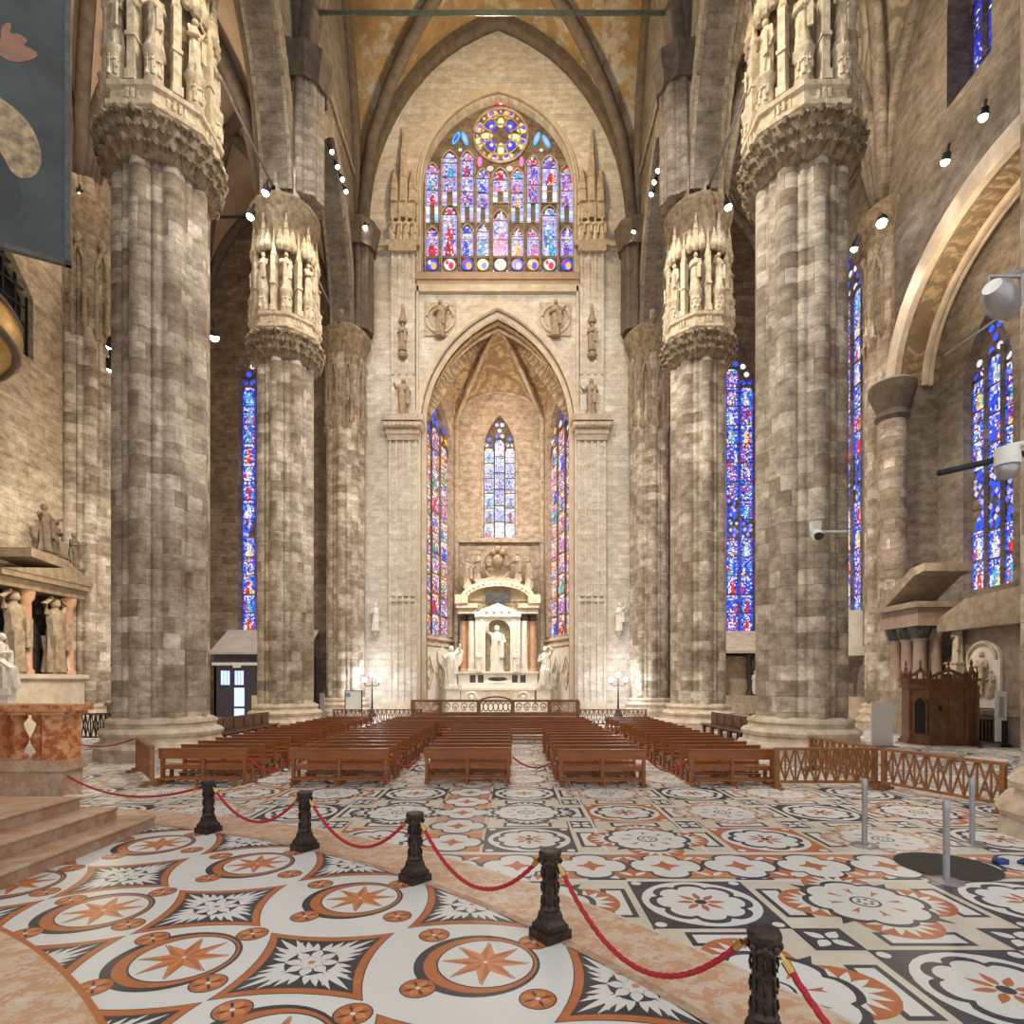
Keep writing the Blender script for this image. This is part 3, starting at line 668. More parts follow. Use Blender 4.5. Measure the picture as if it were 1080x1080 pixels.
def make_pillar(loc, label):
    e = empty('clustered_pillar', loc, label, 'pillar', 'great clustered pillars', kind='thing')
    basemesh().build('base', 'base', e, 40)
    g = MB(); shaft(g, 1.3, 19.4); g.build('shaft', 'col', e, 60)
    # leaf band under the gallery
    g = MB(); q = random.Random(5); nn = 120
    ph = [q.uniform(.75, 1.25) for _ in range(nn)]
    prof = [(1.62, 18.7), (1.68, 18.9), (1.78, 19.15), (1.86, 19.4), (1.93, 19.65), (2.0, 19.85), (2.02, 19.95)]
    g.loft([[(rr_ * (1 + (.085 * abs(sin(10 * t + (i % 3) * .5)) * ph[(j * 7 + i * 13) % nn] if 0 < i < 6 else 0)) * cos(t), rr_ * (1 + (.085 * abs(sin(10 * t + (i % 3) * .5)) * ph[(j * 7 + i * 13) % nn] if 0 < i < 6 else 0)) * sin(t), z) for j, t in enumerate([2 * pi * j / nn for j in range(nn)])] for i, (rr_, z) in enumerate(prof)])
    for row in range(3):
        for i in range(22):
            a = 2 * pi * (i + .5 * row) / 22 + q.uniform(-.04, .04); r0 = 1.64 + .1 * row; z0 = 18.75 + .36 * row
            pp = [(r0, z0), (r0 + .1, z0 + .2), (r0 + .24, z0 + .34), (r0 + .36, z0 + .3), (r0 + .36, z0 + .16)]
            g.tube([(r_ * cos(a), r_ * sin(a), z_) for r_, z_ in pp], [.05, .13, .16, .12, .04], 6)
            for s_ in (-1, 1): g.tube([(r_ * cos(a + s_ * d_), r_ * sin(a + s_ * d_), z_ - .04) for (r_, z_), d_ in zip(pp[:4], (.0, .05, .09, .11))], [.04, .07, .08, .03], 5)
    g.build('leaf_band', 'carved', e, 50)
    g = MB(); g.lathe([(2.0, 19.95), (2.14, 20.05), (2.14, 20.2), (1.98, 20.28), (1.95, 20.6), (2.08, 20.68), (2.1, 20.82), (1.7, 20.9)], n=8, ph=pi / 8)
    for i in range(64):
        a = 2 * pi * (i + .5) / 64; rad = 1.95 * cos(pi / 8) / cos(((a) % (pi / 4)) - pi / 8); rad = 1.95 * cos(pi / 8) / max(.3, cos(((a + pi / 8 - pi / 8) % (pi / 4)) - pi / 8))
        g.box(rad - .03, rad + .03, -.05, .05, 20.3, 20.58, a)
    g.build('ledge', 'carve', e)
    g = MB(); g.lathe([(1.3, 20.8), (1.3, 24.2), (1.55, 24.6), (1.55, 25.3)], n=24); g.build('gallery_core', 'carved', e, 40)  # niche shade put into the core by a darker material
    for i in range(8):
        a = i * pi / 4
        g = MB(); g.box(1.45, 1.88, -.13, .13, 20.85, 23.6, a); g.box(1.45, 1.93, -.17, .17, 22.2, 22.32, a); g.box(1.5, 1.95, -.18, .18, 20.85, 21.15, a)
        g.lathe([(.16, 0), (.2, .1), (.13, .3), (.015, 1.5)], (1.72 * cos(a), 1.72 * sin(a), 23.6), 6, ph=a)
        g.build('buttress', 'carve', e)
    for i in range(8):
        a = (i + .5) * pi / 4; px, py = 1.72 * cos(a), 1.72 * sin(a)
        g = MB(); g.lathe([(.3, 20.85), (.34, 21.0), (.3, 21.05), (.3, 21.75), (.38, 21.85), (.38, 21.95)], (px, py, 0), 8)
        for k in (-1, 0, 1):
            b = a + k * .75; figure(g, (px + .27 * cos(b), py + .27 * sin(b), 21.05), .66, b + pi / 2, i + k, n=8)
        g.build('pedestal', 'carve', e, 50)
        g = MB(); figure(g, (px, py, 21.95), 1.95, a + pi / 2, i * 3 + 1, [('fold', 'down'), ('fold', 'fold'), ('out', 'fold'), ('fold', 'head')][i % 4]); g.build('statue', 'carve', e, 50)
        g = MB()
        for k, hh in ((-1, 1.0), (0, 1.9), (1, 1.0)):
            q_ = a + k * .19
            c0 = (1.72 * cos(q_), 1.72 * sin(q_), 24.15)
            g.lathe([(.12, -.15), (.24, 0), (.27, .12), (.2, .3), (.2, .4), (.02, hh)], c0, 6, ph=a)
            for z in (.45, .65, .85): g.lathe([(.03, -.04), (.2 * (1 - z) + .07, .03), (.03, .08)], (c0[0], c0[1], c0[2] + z * hh), 6)
        g.build('canopy', 'carve', e)
    g = MB(); g.lathe([(1.5, 25.2), (1.62, 25.6), (1.95, 26.3), (2.0, 26.6), (1.9, 26.75), (1.6, 27.0)], n=32); g.build('crown_ring', 'carved', e, 40)
    g = MB(); shaft(g, 26.9, 28.6, .92); g.build('impost', 'col', e, 60)
    e.scale = (.875, .875, 1)
    return e
p1 = make_pillar((XL + .2, 19.3, 0), 'great clustered stone pillar with statue capital, nearest on the left, behind the balustrade')
spec = [(XR - .15, 19.3, 'great clustered pillar with statue capital and a camera on it, behind the barriers'),
        (XL, 30.3, 'clustered stone pillar with statue capital, second on the left, beside the blue-lit door'),
        (XR, 30.3, 'clustered stone pillar with statue capital, second on the right, by the end of the pews')]
for x, y, lb in spec:
    c = copy_tree(p1); c.location = (x, y, 0); c['label'] = lb
def make_half(loc, label, zt=27.0, s=.9):
    e = empty('wall_pillar', loc, label, 'pillar', 'pillars engaged in the walls', kind='thing')
    basemesh(.88).build('base', 'base', e, 40)
    g = MB(); shaft(g, 1.3, 25.2, s); g.build('shaft', 'col', e, 60)
    g = MB()
    for i in range(8):
        a = (i + .5) * pi / 4
        for da, zb in ((-.2, 20.4), (.2, 20.8)):
            c0 = (1.58 * s * cos(a + da), 1.58 * s * sin(a + da), zb)
            g.lathe([(.02, -.5), (.2, -.2), (.24, 0), (.13, .1), (.12, 1.1), (.2, 1.2), (.2, 1.35), (.12, 1.5), (.1, 2.5), (.18, 2.6), (.02, 3.6)], c0, 6)
        for k in range(6):
            t0, t1 = a - .22 + .44 * k / 6, a - .22 + .44 * (k + 1) / 6
            f = lambda t: 23.6 + 1.1 * (1 - abs((t - a) / .22))
            g.bar((1.6 * s * cos(t0), 1.6 * s * sin(t0), f(t0)), (1.6 * s * cos(t1), 1.6 * s * sin(t1), f(t1)), .14)
        g.lathe([(.1, 0), (.22, .3), (.02, .6)], (1.66 * s * cos(a), 1.66 * s * sin(a), 24.6), 6)
    g.build('tabernacle_carving', 'statue', e, 50)
    g = MB(); g.lathe([(1.5 * s, 24.9), (1.6 * s, 25.4), (1.95 * s, 26.2), (2.1 * s, 26.5), (2.1 * s, 26.9), (1.6 * s, 27.3)], n=24); g.build('crown_ring', 'carved', e, 40)
    g = MB(); shaft(g, 27.0, 28.3, s * .8); g.build('impost', 'col', e, 60)
    e.scale = (.92, .92, 1)
    return e
h1 = make_half((XL, 41.2, 0), 'engaged stone pillar on the end wall, beside the framed notice board')
for x, y, lb in ((XR, 41.2, 'engaged stone pillar on the end wall, beside the lamp post with globes on the right'),
                 (WL + .2, 30.4, 'engaged pillar on the bright side wall, just beyond the carved altar with seated statues'),
                 (WR + .75, 30.5, 'engaged stone pillar on the side wall behind the white board and confessional'),):
    c = copy_tree(h1); c.location = (x, y, 0); c['label'] = lb
# the near pier cut by the frame, bigger
e = empty('clustered_pillar', (10.3, 8.6, 0), 'great pillar cut by the right edge, its moulded base beside the steel posts', 'pillar', kind='thing')
basemesh(1.1).build('base', 'base', e, 40); g = MB(); shaft(g, 1.3, 24, 1.25); g.build('shaft', 'col', e, 60)
# slim wall shaft with ringed cap
e = empty('wall_shaft', (19.0, 28.9, 0), 'slim stone shaft with a dark ringed cap carrying the light arch above the altar', 'pillar', kind='thing')
g = MB(); g.lathe([(.95, 0), (.95, .8), (.75, 1.2)], n=16); g.build('base', 'base', e, 40)
g = MB(); g.lathe([(.62, 1.1), (.62, 15.8)], n=20); g.build('shaft', 'col', e, 50)
g = MB(); g.lathe([(.62, 15.4), (.78, 15.6), (.66, 15.9), (.95, 16.6), (1.05, 16.9), (1.05, 17.2), (.8, 17.4)], n=20); g.build('cap', 'rib', e, 40)
# upper wall shafts that carry the vault ribs
for i, (x, y, lb) in enumerate(((XL + 1.0, 30.3, 'left, over the second pillar'), (XR - 1.0, 30.3, 'right, over the second pillar'), (XL + 1.0, 41.4, 'left corner of the end wall, high up'), (XR - 1.0, 41.4, 'right corner of the end wall, high up'), (XL + 1., 19.4, 'left, over the nearest pillar'), (XR - 1.0, 19.4, 'right, over the nearest pillar'))):
    far = y > 40
    e = empty('vault_shaft', (x, y, 0), 'tall %s shaft carrying the vault ribs, %s' % ('dark' if far else 'brick-coursed', lb), 'wall shaft', kind='thing')
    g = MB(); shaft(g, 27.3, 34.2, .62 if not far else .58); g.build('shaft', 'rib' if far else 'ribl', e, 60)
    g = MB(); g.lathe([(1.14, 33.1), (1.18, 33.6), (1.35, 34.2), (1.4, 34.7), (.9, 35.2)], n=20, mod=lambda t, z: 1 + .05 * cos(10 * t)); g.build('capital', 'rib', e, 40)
# ------------------------------------------------------------------ stained glass
BLUE, DBL, RED, WHT, LAV, CYN, ORG, GRN, SKN, PNK, VIO, GLD = (.03, .09, .85), (.012, .02, .4), (.72, .03, .05), (.8, .78, .9), (.46, .42, .8), (.07, .42, .7), (.95, .42, .1), (.08, .45, .22), (.95, .7, .5), (.85, .2, .5), (.3, .1, .6), (.95, .7, .22)
PAL = dict(
    night=dict(bg=[DBL, DBL, (.01, .01, .06), BLUE], robe=[DBL, (.02, .03, .2), BLUE], top=[DBL], edge=[(.01, .01, .05), (.01, .01, .03)]),
    main=dict(bg=[LAV, WHT, LAV, BLUE, (.5, .5, .85)], robe=[RED, BLUE, CYN, PNK, ORG, VIO, RED, WHT], top=[WHT, LAV], edge=[LAV, (.35, .35, .75)]),
    blue=dict(bg=[BLUE, BLUE, BLUE, DBL, DBL, CYN, WHT, (.2, .35, .95)], robe=[RED, RED, WHT, RED, WHT, CYN, BLUE, GLD], top=[WHT, BLUE, LAV], edge=[BLUE, DBL, (.05, .12, .95)]),
    pale=dict(bg=[LAV, WHT, WHT, (.4, .5, .9), CYN], robe=[WHT, (.3, .35, .8), RED, CYN, LAV], top=[WHT, GLD], edge=[WHT, (.4, .5, .9)]),
    warm=dict(bg=[ORG, BLUE, RED, WHT, WHT, VIO, (.6, .3, .2)], robe=[RED, WHT, BLUE, CYN, PNK, ORG, GRN], top=[WHT, ORG, GLD], edge=[ORG, (.35, .16, .1), WHT]))
class Glass(MB):
    def __init__(s, T): super().__init__(); s.cols = []; s.T = T
    def cell(s, pts, c, d=0): s.poly([s.T(u, z, d) for u, z in pts]); s.cols.append(c)
def lit(c, q, a=.25): k = 1 + q.uniform(-a, a); return tuple(min(1.2, x * k) for x in c)
def figure_panel(G, q, u0, u1, z0, z1, P, inside, nx=9, ny=13, full=False):
    """one leaded panel: border, background, a robed figure, canopy"""
    robe = q.choice(P['robe']); robe2 = q.choice(P['robe']); off = q.uniform(-.1, .1); busy = q.random() < .3 and not full; lean = q.uniform(-.18, .18); sec = q.random() < .45; robe3 = q.choice(P['robe'])
    J = [[(u0 + (u1 - u0) * (i + (q.uniform(-.42, .42) if 0 < i < nx else 0)) / nx, z0 + (z1 - z0) * (j + (q.uniform(-.42, .42) if 0 < j < ny else 0)) / ny) for j in range(ny + 1)] for i in range(nx + 1)]
    g = .012
    for i in range(nx):
        for j in range(ny):
            p = [J[i][j], J[i + 1][j], J[i + 1][j + 1], J[i][j + 1]]
            a, b = (i + .5) / nx, (j + .5) / ny; cu, cz = sum(x[0] for x in p) / 4, sum(x[1] for x in p) / 4
            if not inside(cu, cz): continue
            off2 = off + lean * (b - .4) + q.uniform(-.03, .03); d = abs(a - .5 - off2); fold = q.random() < .3
            if busy:
                c = q.choice(P['robe'] + P['bg'] + [DBL]) if .1 < a < .9 else q.choice(P['edge'])
            elif i == 0 or i == nx - 1: c = q.choice(P['edge'])
            elif b > .86: c = q.choice(P['top'])
            elif d < .1 and .66 < b < .8: c = SKN
            elif (d < .1 + .2 * (1 - b) + .05 * sin(b * 14 + off * 40) and b <= .66): c = WHT if fold and q.random() < .35 else (tuple(x * .45 for x in robe) if fold else (robe if (a - .5 - off2) * (1 if off > 0 else -1) < .08 else robe2))
            elif sec and abs(a - .5 - off2 - (.3 if off < 0 else -.3)) < .13 and b < .5: c = robe3 if b < .4 else SKN
            elif b < .1: c = q.choice([DBL, P['edge'][0], WHT])
            else: c = q.choice(P['bg'])
            # lead line: shrink the pane
            c = lit(c, q, .3); m = (cu, cz)
            G.cell([(m[0] + (x - m[0]) * .88, m[1] + (z - m[1]) * .88) for x, z in p], c)
def window(idx, name, T, u0, u1, z0, zs, za, nl, pal, seed, ph, decor=None, bars=True, depth=0.3):
    """stone tracery with leaded lights"""
    root = bpy.data.objects.new(name, None); COL.objects.link(root); root['kind'] = 'structure'
    root['label'] = decor; 
    q = random.Random(seed); P = PAL[pal]; G = Glass(lambda u, z, d: T(u, z, depth)); S = MB(); B = MB()
    # backing stone plate
    k = arch(u0 - .1, u1 + .1, zs, za + .1); slab(B, [[(u0 - .1, z0), ] + k + [(u1 + .1, z0)]], lambda u, z, d: T(u, z, depth + .08 + d), .12)
    lw = (u1 - u0) / nl; mw = .12 if lw > .7 else .09
    A_ = arch(u0, u1, zs, za, 30)
    def top(u):
        for (a, za_), (b, zb) in zip(A_[:-1], A_[1:]):
            if a <= u <= b: return za_ + (zb - za_) * ((u - a) / (b - a + 1e-9))
        return zs
    for i in range(nl):
        a, b = u0 + i * lw + mw / 2, u0 + (i + 1) * lw - mw / 2; c = (a + b) / 2
        zt = min(top(a), top(b)) - .25; zt = min(zt, zs + (za - zs) * .38)
        np_ = max(1, round((zt - z0) / ph)); hh = (zt - z0) / np_; half = (b - a) / 2
        ins = lambda u, z: z < zt - half * 1.3 or abs(u - c) < half * sqrt(max(0, 1 - ((z - (zt - half * 1.3)) / (half * 1.45)) ** 2))
        for j in range(np_):
            if pal == 'blue' and abs(z0 + (j + .5) * hh - (z0 + (zt - z0) * .42)) < hh * .9: # a plain blue tracery stage at mid height
                for k2 in range(16):
                    uu, zz = q.uniform(a + .1, b - .1), z0 + (j + q.random()) * hh; G.cell([(uu - .13, zz), (uu, zz - .16), (uu + .13, zz), (uu, zz + .16)], lit(BLUE if q.random() < .6 else LAV, q))
                G.cell([(a, z0 + j * hh), (a + .12, z0 + j * hh), (a + .12, z0 + (j + 1) * hh), (a, z0 + (j + 1) * hh)], BLUE)
                continue
            figure_panel(G, q, a, b, z0 + j * hh + .04, z0 + (j + 1) * hh - .04, P, ins)
        # head foils
        for m_ in range(int((top(c) - zt) / (lw * .55))):
            zz = zt + (m_ + .6) * lw * .55
            for s_ in ((-.25, .25) if m_ % 2 == 0 else (0,)):
                uu = c + s_ * lw
                if top(uu) - zz > .25 and zz > zt: G.cell(circ(uu, zz, lw * .19, 8), lit(q.choice([BLUE, P['bg'][0], P['top'][0], P['bg'][1]]), q))
    for i in range(1, nl):
        u = u0 + i * lw; z1 = min(top(u), zs + (za - zs) * .45)
        S.loft([[T(u + x, z, depth - .16 + y) for x, y in ((-mw / 2, .16), (0, -.02), (mw / 2, .16))] for z in (z0, z1)])
    for i in range(nl): # little arches
        a, b = u0 + i * lw, u0 + (i + 1) * lw; zt = min(top(a + mw), top(b - mw), zs + (za - zs) * .38 + .25) - .05
        if zt - z0 > 1: S.tube([T(u, z, depth - .06) for u, z in arch(a, b, zt - lw * .75, zt, 5)], mw * .45, 5)
    if bars:
        z = z0
        while z < zs: S.box(0, 0, 0, 0, 0, 0) if 0 else S.loft([[T(u, z + b_, depth - .05 + a_) for a_, b_ in ((-.02, -.02), (.02, -.02), (.02, .02), (-.02, .02))] for u in (u0, u1)]); z += ph
    o = B.build('stone_plate', 'dark', root); o = S.build('tracery', 'dark', root); o = G.build('leaded_glass', 'glass', root, cols=G.cols)
    return root, q
for i, (T, wu0, wu1, z0, zs, za) in enumerate(wins):
    window(i, 'window_%d' % (i + 2), T, wu0, wu1, z0, zs, za, 3, 'warm' if i != 1 else 'pale', 11 + i, 1.6 if i != 1 else 1.35, ['apse window glowing orange and blue, left of the altar', 'narrow three-light window above the altar', 'apse window glowing red and blue, right of the altar'][i])
window(0, 'window_5', lambda u, z, d: (u, YE + .3 + d, z), -17.25 - 2.65, -17.25 + 2.65, 6.1, 23.5, 28.7, 5, 'blue', 31, 1.35, 'tall blue stained window above the timber door lobby')
window(0, 'window_6', lambda u, z, d: (u, YE + .3 + d, z), 15.15 - 2.65, 15.15 + 2.65, 6.1, 23.5, 28.7, 5, 'blue', 32, 1.35, 'tall blue and red stained window between the two right pillars')
window(0, 'window_7', lambda u, z, d: (WR + .35 + d, u, z), 32.0, 38.0, 6.1, 23.0, 28.7, 6, 'blue', 33, 1.35, 'sliver of blue and red window behind the nearest right pillar')
window(0, 'window_8', lambda u, z, d: (WR + 2.0 + d, u, z), 24.6, 27.3, 6.7, 16, 19, 3, 'blue', 34, 1.3, 'three-light blue window over the side altar')
window(0, 'window_9', lambda u, z, d: (WR + .8 + d, u, z), 23.4, 25.8, 28.0, 32.0, 34.5, 3, 'night', 35, 1.6, 'dark traceried window high in the side wall')
g = MB()
for k in range(6):
    g.tube([(WL - .3, 24.0 + .66 * k, 17.6), (WL - .3, 24.0 + .66 * k, 22)], .07, 5); g.tube([(WL - .3, 24, 17.6 + .8 * k), (WL - .3, 27.3, 17.6 + .8 * k)], .06, 5)
g.box(WL - .7, WL - .6, 24, 27.3, 17.6, 22.4); struct(g, 'window_10', 'iron')
# --- the great window
root = bpy.data.objects.new('window_1', None); COL.objects.link(root); root['kind'] = 'structure'; root['label'] = 'great nine-light stained window with a rose head over the altar arch'
Dg = 43.15
G = Glass(lambda u, z, d: (u, YE + .62 - .01 * d, z)); S = MB(); B = MB(); q = random.Random(77)
GX = lambda v: (430 + v / 5.145 - 540) * (YE + .62) / 610
GZ = lambda v: 2.5 + (718 - (90 + v / 5.145)) * (YE + .62) / 610
slab(B, [[(GU0 - .15, GZ0 - .4)] + arch(GU0 - .15, GU1 + .15, GZS, GZA + .2) + [(GU1 + .15, GZ0 - .4)]], lambda u, z, d: (u, YE + .7 + d, z), .15)
cxs = [133, 228, 323, 408, 503, 595, 680, 770, 863]; hw = [33, 40, 33, 32, 40, 32, 32, 40, 33]
t1 = [775, 655, 760, 755, 685, 780, 780, 660, 775]; t2b = [745, 655, 745, 745, 640, 745, 745, 640, 745]; t2 = [430, 362, 362, 460, 455, 460, 390, 390, 440]
robes1 = [RED, RED, BLUE, CYN, PNK, ORG, PNK, CYN, VIO]
aw = arch(GU0, GU1, GZS, GZA, 30)
def inw(u, z):
    for (a, za_), (b, zb) in zip(aw[:-1], aw[1:]):
        if a <= u <= b: return z < za_ + (zb - za_) * ((u - a) / (b - a + 1e-9)) - .12
    return False
def ell(v, w_, rx, ry, c, d=1, rot=0, n=14):
    G.cell([(GX(v + rx * cos(t) * cos(rot) - ry * sin(t) * sin(rot)), GZ(w_ + rx * cos(t) * sin(rot) + ry * sin(t) * cos(rot))) for t in [2 * pi * i / n for i in range(n)]], c, d)
for i, (c, h_) in enumerate(zip(cxs, hw)):
    u0, u1 = GX(c - h_), GX(c + h_); mid = (u0 + u1) / 2; half = (u1 - u0) / 2
    for zb, zt_, one in ((GZ(925), GZ(t1[i]), True), (GZ(t2b[i]), GZ(t2[i]), False)):
        hd = zt_ - half * 1.5
        ins = lambda u, z: inw(u, z) and (z < hd or abs(u - mid) < half * (1 - ((z - hd) / (zt_ - hd)) ** 1.6))
        P = dict(PAL['main'])
        if one:
            P['robe'] = [robes1[i], robes1[i], robes1[i], WHT] 
            figure_panel(G, q, u0, u1, zb, zb + (hd - zb) * 1.05, P, ins, 9, 18, True); figure_panel(G, q, u0, u1, zb + (hd - zb) * 1.08, zt_, P, ins, 6, 5)
        else:
            zz = zb; n_ = max(2, round((hd - zb) / 1.25)); st = (hd - zb) / n_
            for j in range(n_):
                if j == 0: # forked foot of the light: pale sides, dark middle
                    for s0, s1 in ((u0, u0 + half * .6), (u1 - half * .6, u1)):
                        for m_ in range(4): G.cell([(s0, zb + st * m_ / 4 + .02), (s1, zb + st * m_ / 4 + .02), (s1, zb + st * (m_ + 1) / 4), (s0, zb + st * (m_ + 1) / 4)], lit(q.choice([LAV, WHT, (.35, .6, .9)]), q))
                else: figure_panel(G, q, u0, u1, zb + j * st + .04, zb + (j + 1) * st - .04, P, ins, 9, 10)
            figure_panel(G, q, u0, u1, hd + .04, zt_, P, ins, 6, 6)
    col = [(BLUE, ORG), (WHT, RED), (BLUE, ORG), (GLD, BLUE), (WHT, ORG), (BLUE, LAV), (ORG, BLUE), (WHT, RED), (BLUE, ORG)][i]
    ell(c, 973, 31, 31, col[0]); ell(c + 8, 980, 15, 20, col[1], 2); ell(c - 14, 962, 9, 12, RED if i % 3 else WHT, 2)
    for s_ in (-1, 1): ell(c + 40 * s_, 1008, 7, 6, GRN if i % 2 else BLUE)
    for v in (c - h_ - 7, c + h_ + 7): S.loft([[(GX(v) + x, YE + .46 + y, z) for x, y in ((-.09, .2), (0, 0), (.09, .2))] for z in (GZ(1010), GZ(min(t2[i] + 40, 700)))])
    for a_, b_ in ((t1[i], 0), (t2[i], 0)): S.tube([(u, YE + .58, z) for u, z in arch(u0 - .08, u1 + .08, GZ(a_ + 60), GZ(a_ - 8), 6) if inw(u, z)] or [(mid, YE + .58, GZ(900)), (mid, YE + .58, GZ(899))], .06, 5)
for z in (GZ(935), GZ(1020), GZ(840), GZ(740), GZ(640), GZ(580)): S.box(GX(103) if z < 36 else GX(112), GX(897) if z < 36 else GX(890), YE + .54, YE + .57, z - .025, z + .025)
for v, w_ in ((455, 225), (555, 225), (455, 325), (555, 325)): ell(v, w_, 27, 27, (.05, .05, .9)); ell(v, w_, 10, 10, WHT, 2)
for v, w_, rx, ry in ((505, 203, 19, 28), (505, 350, 18, 38), (430, 274, 32, 17), (578, 279, 34, 16)): ell(v, w_, rx, ry, GLD); ell(v, w_, rx * .5, ry * .5, WHT, 2)
for v, w_ in ((462, 160), (548, 160), (390, 232), (620, 236), (393, 308), (617, 312), (465, 390), (545, 390)):
    ell(v, w_, 31, 26, q.choice([ORG, GLD])); ell(v + q.uniform(-14, 14), w_ - 6, 13, 13, (.08, .06, .8), 2); ell(v, w_ + 9, 9, 7, WHT, 3)
for k in range(24):
    a = 2 * pi * k / 24; ell(505 + 128 * cos(a), 275 + 132 * sin(a), 7, 7, q.choice([GLD, LAV, BLUE, ORG]))
for v, w_, ro in ((263, 287, .5), (310, 290, -.35), (700, 290, .35), (752, 305, -.5)): ell(v, w_, 15, 40, CYN, 1, ro); ell(v, w_, 8, 24, LAV if w_ != 287 else BLUE, 2, ro)
ell(505, 95, 52, 15, RED); ell(505, 92, 10, 16, WHT, 2); ell(390, 415, 12, 28, PNK); ell(618, 415, 12, 28, PNK); ell(448, 452, 18, 15, (.9, .55, .5)); ell(553, 452, 18, 15, (.9, .55, .5))
for v, w_ in ((285, 350), (725, 352)): ell(v, w_, 10, 8, WHT)
for rr_ in (146, 60, 108): S.tube([(GX(505) + (GX(505 + rr_) - GX(505)) * cos(a), YE + .56, GZ(275) + (GX(505 + rr_) - GX(505)) * sin(a)) for a in [2 * pi * i / 36 for i in range(37)]], .1 if rr_ > 140 else .06, 6)
for k in range(8):
    a = k * pi / 4 + pi / 8; S.tube([(GX(505 + 50 * cos(a)), YE + .57, GZ(275 + 50 * sin(a))), (GX(505 + 144 * cos(a)), YE + .57, GZ(275 + 144 * sin(a)))], .06, 5)
B.build('stone_plate', 'dark', root); S.build('tracery', 'apse', root); G.build('leaded_glass', 'glass', root, cols=G.cols)
# ------------------------------------------------------------------ the altar in the apse
AY = 46.6
e = empty('altar', (-1.13, AY, 0), 'white marble high altar with rose columns, curved pediment and gold niche', 'altar')
g = MB(); g.box(-3.6, 3.6, -2.6, .8, 0, .3); g.box(-3.3, 3.3, -2.2, .8, .3, .6); g.build('step', 'white', e)
g = MB(); g.box(-2.9, 2.9, -1.3, .7, .6, 1.75); g.box(-3.0, 3.0, -1.4, .7, 1.75, 1.95); g.box(-3.15, 3.15, -.6, .7, 1.95, 3.1); g.box(-3.25, 3.25, -.75, .7, 3.1, 3.25)
g.box(-2.2, 2.2, -1.0, .7, 1.95, 2.35)
for s in (-1, 1):
    g.tube([(s * (2.05 + .42 * cos(a)), -1.36, 1.2 + .42 * sin(a)) for a in [2 * pi * i / 16 for i in range(17)]], .09, 6); g.ball((s * 2.05, -1.34, 1.2), .2, 8)
g.build('mensa', 'white', e, 40)
g = MB(); g.box(-1.25, 1.25, -1.36, -1.28, .65, 1.7); g.build('antependium', 'trim', e)
g = MB()
for x in (-2.0, 2.0, -1.35, 1.35): g.box(x - .22, x + .22, -.66, -.58, 2.35, 2.95)
g.ball((0, -1.02, 2.65), .35, 10, .5, 2.2, .2); g.build('inlay_panel', 'plaque', e)
for x in (-2.75, -2.1, 2.1, 2.75):
    g = MB(); g.lathe([(.34, 0), (.36, .12), (.28, .2), (.27, 2.0), (.24, 4.05)], (x, -.15 if abs(x) < 2.4 else .15, 3.25), 16); c = g.build('column', 'white' if abs(x) < 2.4 else 'pinkcol', e, 40)
    g = MB(); g.lathe([(.25, 0), (.33, .15), (.3, .28), (.43, .5)], (x, -.15 if abs(x) < 2.4 else .15, 7.3), 12); g.build('capital', 'plaque', c, 40)
for x in (-2.42, 2.42):
    g = MB(); g.box(x - .2, x + .2, .1, .5, 3.25, 7.8); g.build('rear_strip', 'gold', e)
g = MB(); g.box(-3.1, 3.1, .35, .8, 3.25, 9.2)
for s in (-1, 1):
    g.box(s * 2.45 - .75, s * 2.45 + .75, -.5, .5, 7.85, 8.3); g.box(s * 2.45 - .85, s * 2.45 + .85, -.65, .5, 8.3, 8.65); g.box(s * 2.9 - .5, s * 2.9 + .5, -.75, .5, 8.65, 9.35)
o_ = [(3.0 * cos(a), 9.0 + 1.55 * sin(a)) for a in [pi * i / 20 for i in range(21)]]
i_ = [(2.5 * cos(a), 8.95 + 1.1 * sin(a)) for a in [pi * i / 20 for i in range(21)]]
arch_band(g, o_, i_, lambda u, z, d: (u, -.55 + d, z), 1.0)
for a in [pi * (i + .5) / 18 for i in range(18)]: g.ball((2.75 * cos(a), -.58, 8.98 + 1.32 * sin(a)), .09, 5)
slab(g, [[(u, z) for u, z in i_]], lambda u, z, d: (u, .1 + d, z), .2)
g.build('entablature', 'carve', e)
g = MB(); g.box(-1.0, 1.0, -.35, .1, 8.75, 9.55); g.build('inscription_plaque', 'plaque', e)
g = MB()
for s in (-1, 1): g.box(s * 1.4 - .4, s * 1.4 + .4, -.45, .4, 3.25, 7.6); g.box(s * 1.28 - .1, s * 1.28 + .1, -.55, .2, 3.25, 7.4)
slab(g, [[(-1.85, 7.6), (-1.0, 7.6)] + arch(-1.0, 1.0, 6.6, 7.62, 8)[0:0] + [(1.0, 7.6), (1.85, 7.6), (1.85, 7.9), (0, 8.7), (-1.85, 7.9)]], lambda u, z, d: (u, -.6 + d, z), .9)
slab(g, [[(-1.05, 6.4), (-1.05, 7.65), (1.05, 7.65), (1.05, 6.4)] + [(1.0 * cos(a), 6.4 + 1.0 * sin(a)) for a in [pi * i / 16 for i in range(1, 16)]]], lambda u, z, d: (u, -.42 + d, z), .6)
for x in (-.9, -.3, .3, .9): g.ball((x, -.55, 8.05), .18, 6)
g.build('aedicule', 'white', e)
g = MB(); n = 12
g.loft([[(1.0 * cos(a), .3 - .0 * z + .75 * 0 + (-.6 + .0) * (1 - abs(sin(a))) * .0 + .35 * sin(a), z) for a in [pi * i / n for i in range(n + 1)]] for z in (3.25, 6.4)], False, False)
g.loft([[(k * cos(a), .3 + .35 * k * sin(a), 6.4 + sqrt(max(0, 1 - k * k))) for a in [pi * i / n for i in range(n + 1)]] for k in (1, .9, .7, .4, .05)], False, False)
g.build('niche', 'gold', e, True)
